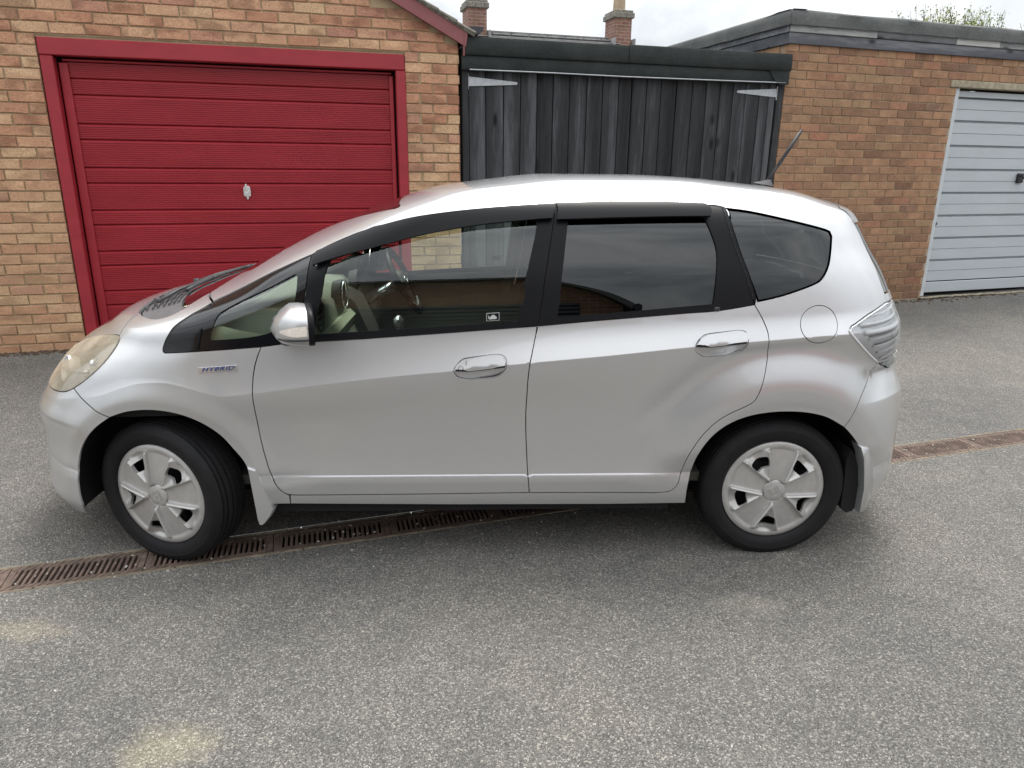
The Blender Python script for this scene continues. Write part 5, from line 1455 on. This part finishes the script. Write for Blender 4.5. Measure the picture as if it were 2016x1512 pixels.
# dashboard and cabin
dash = empty('dashboard', (0, 0, 0), 0, car)
def extr(poly, y0, y1, mat, name, par, ang=40):
    m_ = MB(); m_.prism(poly, y0, y1); return m_.build(name, mat, par, angle=ang)
extr([(-1.03, .93), (-.98, 1.005), (-.80, 1.035), (-.68, 1.03), (-.63, .99), (-.60, .90), (-.62, .80), (-1.03, .80)], -.70, .70, M['interior'], 'dash_top', dash)
extr([(-.66, .905), (-.585, .925), (-.56, .90), (-.57, .86), (-.66, .84)], -.70, -.10, M['cream'], 'dash_shelf', dash)
extr([(-.70, .84), (-.57, .85), (-.545, .78), (-.56, .66), (-.62, .58), (-.72, .56)], -.68, .68, M['interior'], 'glove_box', dash)
extr([(-.62, .99), (-.565, .955), (-.50, .80), (-.46, .68), (-.46, .50), (-.62, .5)], -.12, .12, M['interior_dark'], 'centre_console', dash)
m_ = MB()
for (y, z, x) in ((-.20, 1.005, -.612), (.18, 1.0, -.605), (-.62, .985, -.62)):
    t_ = MB(); t_.lathe([(.058, -.03), (.066, .0), (.066, .012), (.055, .012), (.050, -.01), (.004, -.012)], 24, 'y'); ro = Matrix.Rotation(R(-90), 3, 'Z') @ Matrix.Rotation(0, 3, 'X')
    m_.add([tuple(ro @ Vector(q) + Vector((x, y, z))) for q in t_.v], t_.f)
    for s_ in range(4): m_.box((x + .004, y, z - .036 + s_ * .024), (.01, .10, .004))
m_.build('air_vent', M['interior_dark'], dash, angle=40)
m_ = MB(); m_.tube([(-.59 + .0 * math.cos(q), -.20 + .064 * math.cos(q), 1.005 + .064 * math.sin(q)) for q in np.linspace(0, 2 * math.pi, 25)], .004, 6); m_.build('vent_ring', M['chrome'], dash, smooth=True)
cl_ = MB(); cl_.tube([(-.625 + .02 * math.sin(q), .37 + .085 * math.cos(q), 1.005 + .085 * math.sin(q)) for q in np.linspace(0, 2 * math.pi, 33)], .005, 6); cl_.build('dial_ring', M['chrome'], dash, smooth=True)
m_ = MB(); m_.lathe([(.0001, .0), (.08, .0)], 30, 'y'); ro = Matrix.Rotation(R(-90), 3, 'Z')
q_ = MB(); q_.add([tuple(ro @ Vector(q) + Vector((-.635, .37, 1.005))) for q in m_.v], m_.f); q_.build('dial_face', M['interior_dark'], dash)
q_ = MB(); q_.box((-.628, .37, .975), (.006, .09, .04)); q_.build('dial_screen', M['blue_screen'], dash)
extr([(-.80, 1.03), (-.66, 1.115), (-.60, 1.10), (-.62, 1.0), (-.80, 1.0)], .24, .52, M['interior_dark'], 'cluster_hood', dash)
# steering wheel: right-hand drive, on the far side
sw = empty('steering_wheel', (-.386, .37, .980), 0, car)
tilt = Matrix.Rotation(R(-27), 3, 'Y')
m_ = MB(); m_.tube([tuple(tilt @ Vector((0, .182 * math.cos(q), .182 * math.sin(q)))) for q in np.linspace(0, 2 * math.pi, 41)], .0165, 10, caps=False); m_.build('wheel_rim', M['black_satin'], sw, smooth=True)
m_ = MB()
m_.bbox((-.02, 0, 0), (.06, .14, .12), .025, tilt)
for (dy, dz) in ((.17, .02), (-.17, .02), (.0, -.17)): m_.tube([tuple(tilt @ Vector((-.015, 0, 0))), tuple(tilt @ Vector((0, dy, dz)))], [.03, .014], 8, flat=.5)
m_.build('wheel_hub', M['interior_dark'], sw, smooth=False, angle=40)
m_ = MB(); m_.tube([tuple(tilt @ Vector((.014, .024 * math.cos(q), .020 * math.sin(q)))) for q in np.linspace(0, 2 * math.pi, 21)], .004, 6); m_.tube([tuple(tilt @ Vector((-.06, 0, 0))), tuple(tilt @ Vector((-.24, 0, .0)))], .03, 10); m_.build('hub_emblem', M['chrome'], sw, smooth=True)
m_ = MB(); m_.tube([tuple(tilt @ Vector((.004, .15 * math.sin(q), -.15 * math.cos(q)))) for q in np.linspace(-.7, .7, 9)], .006, 6); m_.build('spoke_trim', M['steel'], sw, smooth=True)
def seat(x, y, tall, par):
    s_ = empty('seat', (x, y, 0), 0, par)
    m_ = MB(); m_.bbox((0, 0, .50), (.50, .50, .17), .05); m_.build('seat_cushion', M['interior_dark'], s_, angle=50)
    m_ = MB(); m_.bbox((.33, 0, .78), (.14, .48, .60), .05, Matrix.Rotation(R(18), 3, 'Y')); m_.build('seat_back', M['interior_dark'], s_, angle=50)
    m_ = MB(); m_.bbox((.44, 0, 1.14), (.10, .26, .17), .04, Matrix.Rotation(R(12), 3, 'Y')); m_.build('headrest', M['interior_dark'], s_, angle=50)
seat(.02, .37, 1, car); seat(.06, -.37, 1, car)
mb = MB(); mb.bbox((.86, 0, .56), (.50, 1.30, .20), .05); mb.bbox((1.12, 0, .84), (.14, 1.30, .50), .05, Matrix.Rotation(R(16), 3, 'Y')); mb.build('rear_seat', M['interior_dark'], car, angle=50)
# rear view mirror
mb = MB(); mb.bbox((-.36, .02, 1.315), (.03, .24, .065), .012, Matrix.Rotation(R(-15), 3, 'Y')); mb.tube([(-.37, .0, 1.33), (-.44, 0, 1.365)], .01, 8); mb.build('rear_view_mirror', M['interior_dark'], car, angle=40)
# gear lever
mb = MB(); mb.tube([(-.42, 0, .62), (-.38, 0, .80)], [.014, .011], 8); mb.bbox((-.375, 0, .83), (.05, .05, .07), .018); mb.build('gear_lever', M['chrome'], car, angle=40)
# seat belt on the far pillar
mb = MB(); mb.box((.20, .665, 1.10), (.045, .004, .48), Matrix.Rotation(R(8), 3, 'Y')); mb.build('seat_belt', M['interior'], car)

# stickers
def sticker(pts, mat, name, sgn=-1, out=.004, par=None):
    m_ = MB()
    for (x, z) in pts: m_.v.append((x, sgn * (float(halfw(x, z)[0]) - .012 + out * (1 if sgn < 0 else -1) * (1 if out > 0 else 1)), z))
    m_.f.append(tuple(range(len(pts)))); return m_.build(name, mat, par or car, fix=False)
def rect(cx, cz, w, h, sk_=.06): return [(cx - w / 2, cz - h / 2 - sk_ * w / 2), (cx + w / 2, cz - h / 2 + sk_ * w / 2), (cx + w / 2, cz + h / 2 + sk_ * w / 2), (cx - w / 2, cz + h / 2 - sk_ * w / 2)]
st = sticker(rect(.077, 1.0225, .049, .030), M['white_print'], 'alarm_sticker', -1, .0015, fdoor[0])
m_ = MB()
def flat(cx, cz, w, h, o_, pts=None):
    b = len(m_.v); P = pts or rect(cx, cz, w, h)
    for (x, z) in P: m_.v.append((x, -(float(halfw(x, z)[0]) - .012 + o_), z))
    m_.f.append(tuple(b + i for i in range(len(P))))
flat(.077, 1.0225, .045, .026, .0022); m_.build('sticker_field', M['black_satin'], fdoor[0], fix=False)
m_ = MB(); flat(.077, 1.017, .028, .009, .0030, [(.063, 1.013), (.091, 1.015), (.0915, 1.023), (.087, 1.0245), (.083, 1.030), (.073, 1.0295), (.069, 1.023), (.0635, 1.0215)])
flat(.061, 1.021, .003, .012, .0030); m_.build('sticker_symbol', M['white_print'], fdoor[0], fix=False)
st2 = sticker(rect(.118, 1.05, .05, .03), M['white_print'], 'alarm_sticker', 1, .0015, fdoor[1])
m_ = MB(); m_.lathe([(.0001, 0), (.020, 0)], 20, 'y'); q_ = MB(); ro = Matrix.Rotation(R(-90), 3, 'Z') @ Matrix.Rotation(0, 3, 'X')
q_.add([tuple(Matrix.Rotation(R(-30), 3, 'Y') @ (ro @ Vector(q)) + Vector((-.52, .12, 1.225))) for q in m_.v], m_.f); q_.build('windscreen_sticker', M['yellow_print'], car)

# wipers
def wiper(y0, y1, x0, name):
    w = empty(name, (0, 0, 0), 0, car)
    def sp(y, z, o_=.012):
        # point on the screen/scuttle at lateral y and height z
        v = float(z2v(z)); lo_, hi_ = 0.0, .5
        for _ in range(40):
            mid = (lo_ + hi_) / 2
            if -float(av2p(np.array([mid]), np.array([v]))[0, 1]) < abs(y): lo_ = mid
            else: hi_ = mid
        p = av2p(np.array([lo_]), np.array([v]))[0]; n_ = normals(np.array([max(lo_, .001)]), np.array([v]))[0] * NSGN
        q = p + n_ * o_
        return (float(q[0]), float(q[1]) * (1 if y < 0 else -1), float(q[2]))
    arm = [sp(y0, 1.002, .004), sp(y0 + (y1 - y0) * .2, 1.018, .014), sp(y0 + (y1 - y0) * .55, 1.045, .014)]
    m_ = MB(); m_.tube(arm, [.012, .010, .007], 8, flat=.6); m_.lathe([(.0001, .016), (.014, .014), (.017, .0)], 12, 'z', arm[0]); m_.build('wiper_arm', M['black_plastic'], w, smooth=True)
    bl = [sp(y0 + (y1 - y0) * t, 1.030 + .026 * t, .008) for t in np.linspace(.12, 1, 9)]
    m_ = MB(); m_.tube(bl, .0075, 6); m_.build('wiper_blade', M['black_plastic'], w, smooth=True)
wiper(-.40, .28, 0, 'wiper'); wiper(.15, .60, 0, 'wiper')
m_ = MB()
for k in range(7):
    z = .992 + k * .006; pts = []
    for y in np.linspace(-.50, .5, 11):
        v = float(z2v(z)); al = np.linspace(0, .35, 120); pp = av2p(al, np.full(120, v)); i = int(np.argmin(abs(-pp[:, 1] - abs(y)))); q = pp[i] + np.array([0, 0, .000])
        pts.append((float(q[0]), float(y), float(q[2]) - .004))
    m_.tube(pts, .0035, 4)
m_.build('scuttle_grille', M['black_plastic'], car, smooth=True)

# roof aerial
ae = empty('roof_aerial', (1.365, 0, 1.500), 0, car)
m_ = MB(); m_.add([(-.045, 0, .006), (-.02, -.016, .0), (.045, -.020, -.010), (.045, .020, -.010), (-.02, .016, 0), (-.012, 0, .012), (.030, -.010, .020), (.040, 0, .018), (.030, .010, .020)],
   [(0, 1, 5), (1, 2, 6, 5), (2, 3, 8, 7, 6), (3, 4, 5, 8), (4, 0, 5), (5, 6, 7, 8)]); m_.build('aerial_base', M['grey_plastic'], ae, angle=30)
m_ = MB(); m_.tube([(.022, 0, .022), (.055, 0, .068), (.158, 0, .243)], [.006, .006, .006], 8); m_.tube([(.062, 0, .08), (.150, 0, .23)], .0085, 8); m_.build('aerial_rod', M['black_plastic'], ae, smooth=True)

# spoiler seam
# ---- wheels ----------------------------------------------------------------
RT, WT = .3035, .170
def tyre():
    m_ = MB(); pr = [(.214, -.066), (.219, -.076), (.226, -.0835), (.246, -.0895), (.262, -.0895), (.2635, -.0905), (.268, -.0895), (.280, -.084), (.290, -.077), (.2965, -.069), (.2985, -.062)]
    tread = []
    for (y0, y1) in ((-.062, -.047), (-.040, -.017), (-.010, .010), (.017, .040), (.047, .062)):
        tread += [(.2905, y0 - .0005), (.300 + .002 * (1 - (abs(y0) / .062) ** 2), y0 + .001), (.300 + .002 * (1 - (abs(y1) / .062) ** 2), y1 - .001), (.2905, y1 + .0005)]
    back = [(q, -y) for q, y in pr[::-1]]
    m_.lathe(pr[:-1] + tread + back[1:], 72, 'y')
    # shoulder sipes
    for k in range(72):
        th = 2 * math.pi * (k + .5) / 72
        for sg in (-1, 1):
            m_.add([], [])
    return m_
def sipes():
    m_ = MB()
    for k in range(84):
        th = 2 * math.pi * k / 84; ro = Matrix.Rotation(-th, 3, 'Y')
        for (y0, y1, r0, r1) in ((-.075, -.0635, .2925, .2978), (-.060, -.049, .3005, .3011), (-.038, -.022, .3012, .3016), (.022, .038, .3012, .3016)):
            x = .0011
            P = [(-x, y0, r0), (x, y0, r0), (x, y1, r1 + .0012), (-x, y1, r1 + .0012)]
            m_.add([tuple(ro @ Vector(p)) for p in P], [(0, 1, 2, 3)])
    return m_
RC = .2125
def hub_height(x, y):
    q = .1985 / RC; x, y = x * q, y * q
    r_ = np.hypot(x, y); th = np.arctan2(y, x)
    ph = (th - R(90) + R(36)) % R(72) - R(36)          # petal axis at 90 deg
    lat = r_ * np.sin(np.abs(ph)); rad = r_ * np.cos(ph)
    hw = (rad - .040) * .435                            # half width of the raised petal
    d = hw - lat                                        # >0 inside the petal
    dome = .017 - .017 * (r_ / .1985) ** 2
    h = dome - .004
    h = np.where(d > 0, dome + .0075 - .018 * sstep(.010, .045, d) * sstep(.07, .13, rad), h)
    ridge = np.exp(-((d - .006) / .0065) ** 2) * sstep(.035, .06, r_) * (1 - sstep(.172, .186, r_)); h = h + .0090 * ridge
    h = np.where((d < 0) & (d > -.004), h + 0, h)
    e = sstep(.168, .180, r_); h = h * (1 - e) + (.0055 - .0045 * sstep(.188, .1985, r_)) * e
    h = h - .012 * (1 - sstep(.036, .046, r_))
    return h
def hubcap():
    n_r, n_t = 46, 200
    holes = []
    for k in range(5):
        a = R(90 + 72 * k); q = []
        for (u, v) in ((.109, -.019), (.109, .019), (.117, .028), (.138, .035), (.146, .030), (.149, 0), (.146, -.030), (.138, -.035), (.117, -.028)): u, v = u * RC / .1985, v * RC / .1985; q.append((u * math.cos(a) - v * math.sin(a), u * math.sin(a) + v * math.cos(a)))
        P = resample(crc(q, 3), .004); holes.append(P if area(P) > 0 else P[::-1])
    pts = []
    for i in range(1, n_r + 1):
        r_ = RC * i / n_r; m = max(8, int(n_t * (.3 + .7 * i / n_r)))
        for k in range(m):
            th = 2 * math.pi * (k + .5 * (i % 2)) / m; pts.append((r_ * math.cos(th), r_ * math.sin(th)))
    pts = np.array([(0, 0)] + pts)
    # extra points along the petal edges keep the ridges crisp
    ex = []
    q_ = pts * .1985 / RC; rr_ = np.hypot(q_[:, 0], q_[:, 1]); ph_ = (np.arctan2(q_[:, 1], q_[:, 0]) - R(90) + R(36)) % R(72) - R(36)
    dd_ = (rr_ * np.cos(ph_) - .040) * .435 - rr_ * np.sin(np.abs(ph_)); pts = pts[~((dd_ > -.0065) & (dd_ < .0155) & (rr_ > .046) & (rr_ < .183))]
    for k in range(5):
        a = R(90 + 72 * k)
        for s_ in (-1, 1):
            for dd in (-.005, -.0006, .0006, .0045, .0075, .011, .0145):
                line = []
                for rad in np.arange(.05, .182, .003):
                    hw = (rad - .040) * .435
                    u, v = rad * RC / .1985, s_ * (hw - dd) * RC / .1985
                    if dd < 0 or hw > dd + .001: line.append((u * math.cos(a) - v * math.sin(a), u * math.sin(a) + v * math.cos(a)))
                ex.append(np.array(line))
    k = np.ones(len(pts), bool)
    for H in holes:
        k &= ~inside(H * 1.0, pts)
        d = np.min(np.hypot(pts[:, None, 0] - H[None, :, 0], pts[:, None, 1] - H[None, :, 1]), 1); k &= d > .0018
    pts = pts[k]; verts = []; edges = []
    for H in holes:
        b = len(verts); verts += [Vector((float(q[0]), float(q[1]))) for q in H]; edges += [(b + i, b + (i + 1) % len(H)) for i in range(len(H))]
    verts += [Vector((float(q[0]), float(q[1]))) for q in pts]
    for L in ex:
        ok = np.ones(len(L), bool)
        for H in holes:
            ok &= ~inside(H, L); ok &= np.min(np.hypot(L[:, None, 0] - H[None, :, 0], L[:, None, 1] - H[None, :, 1]), 1) > .0015
        prev = -2
        for i in np.nonzero(ok)[0]:
            verts.append(Vector((float(L[i][0]), float(L[i][1]))))
            if prev == i - 1: edges.append((len(verts) - 2, len(verts) - 1))
            prev = i
    vo, _, fo, _, _, _ = delaunay_2d_cdt(verts, edges, [], 0, 1e-7)
    vo = np.array([(q.x, q.y) for q in vo]); fa = np.array([f for f in fo if len(f) == 3]); cen = vo[fa].mean(1); k = np.ones(len(fa), bool)
    for H in holes: k &= ~inside(H, cen)
    fa = fa[k]; h = hub_height(vo[:, 0], vo[:, 1])
    m_ = MB(); m_.v = [(float(x), -float(z), float(y)) for (x, y), z in zip(vo, h)]; m_.f = [tuple(int(i) for i in t) for t in fa]
    # hole walls and rim turn-in
    cnt = {}
    for t in fa:
        for i in range(3):
            e = (int(t[i]), int(t[(i + 1) % 3])); cnt.setdefault((min(e), max(e)), []).append(e)
    for key, es in cnt.items():
        if len(es) == 1:
            i, j = es[0]; b = len(m_.v); a_, c_ = m_.v[i], m_.v[j]; dd = .014
            m_.v += [a_, c_, (c_[0], c_[1] + dd, c_[2]), (a_[0], a_[1] + dd, a_[2])]; m_.f.append((b, b + 3, b + 2, b + 1))
    return m_
def make_wheel():
    w = empty('wheel', (0, 0, 0), 0, car)
    t_ = tyre().build('tyre', M['rubber'], w, angle=32)
    sipes().build('tread_sipes', M['under'], w, fix=False)['kind'] = 'stuff'
    hc = hubcap().build('hubcap', M['hubcap'], w, angle=30); hc.location = (0, -.0715, 0)
    m_ = MB(); m_.lathe([(.2145, -.064), (.2175, -.069), (.219, -.066), (.212, -.056), (.203, -.046), (.188, -.02), (.185, .06)], 64, 'y'); m_.build('rim', M['steel_dark'], w, smooth=True)
    m_ = MB(); m_.lathe([(.0001, -.030), (.06, -.030), (.085, -.018), (.145, -.018), (.165, -.006), (.19, -.004)], 48, 'y')
    for k in range(15):
        a = 2 * math.pi * (k + .3) / 15; m_.lathe([(.0001, -.0235), (.0125, -.0235), (.0125, -.015)], 12, 'y', (.125 * math.cos(a), 0, .125 * math.sin(a)))
    m_.build('steel_wheel', M['steel_dark'], w, angle=40)
    m_ = MB(); n = 60; prof = [(.0001, -.0885), (.5, -.0885), (.9, -.087), (.99, -.084), (1.0, -.074)]
    for (q, y) in prof:
        for k in range(n):
            th = 2 * math.pi * k / n; r_ = .046 * (1 + .055 * math.cos(5 * (th + R(90)))) * q; m_.v.append((r_ * math.cos(th), y, r_ * math.sin(th)))
    for i in range(len(prof) - 1):
        for k in range(n): k2 = (k + 1) % n; m_.f.append((i * n + k, (i + 1) * n + k, (i + 1) * n + k2, i * n + k2))
    cc = m_.build('centre_cap', M['hubcap'], w, angle=40)
    # raised H inside a rounded frame
    m_ = MB(); fr_ = [(-.0175, .019), (.0175, .019), (.0195, .016), (.0155, -.017), (.012, -.0195), (-.012, -.0195), (-.0155, -.017), (-.0195, .016)]
    m_.tube([(x, -.0890, z) for x, z in fr_ + [fr_[0], fr_[1]]], .0014, 6)
    for s_ in (-1, 1):
        m_.prism([(s_ * .0145, .0165), (s_ * .0085, .0165), (s_ * .0070, -.0165), (s_ * .0115, -.0165)], -.0912, -.0885)
    m_.box((0, -.0898, .000), (.0165, .0026, .0052)); m_.build('wheel_emblem', M['hubcap'], w, angle=40)
    return w
wheel0 = make_wheel()
def dup_wheel(w):
    c = w.copy(); COL.objects.link(c)
    for ch in w.children:
        d = ch.copy(); COL.objects.link(d); d.parent = c
    return c
def place(w, x, sg, steer, spin, z=RT - .012):
    y = -.722 if sg < 0 else .722
    m_ = Matrix.Translation((x, y, z)) @ Matrix.Rotation(steer, 4, 'Z') @ (Matrix.Identity(4) if sg < 0 else Matrix.Rotation(math.pi, 4, 'Z'))
    w.matrix_local = m_
    for ch in w.children:
        if ch.name.split('.')[0] in ('hubcap', 'centre_cap', 'wheel_emblem', 'steel_wheel'): ch.rotation_euler = (0, spin, 0)
for (x, sg, st_, sp_) in ((1.241, -1, 0, R(-29.5)), (-1.236, -1, R(-20), R(-28)), (1.241, 1, 0, .3), (-1.236, 1, R(-20), 1.0)):
    w = wheel0 if (sg < 0 and x > 0) else dup_wheel(wheel0)
    place(w, x, sg, st_, sp_)
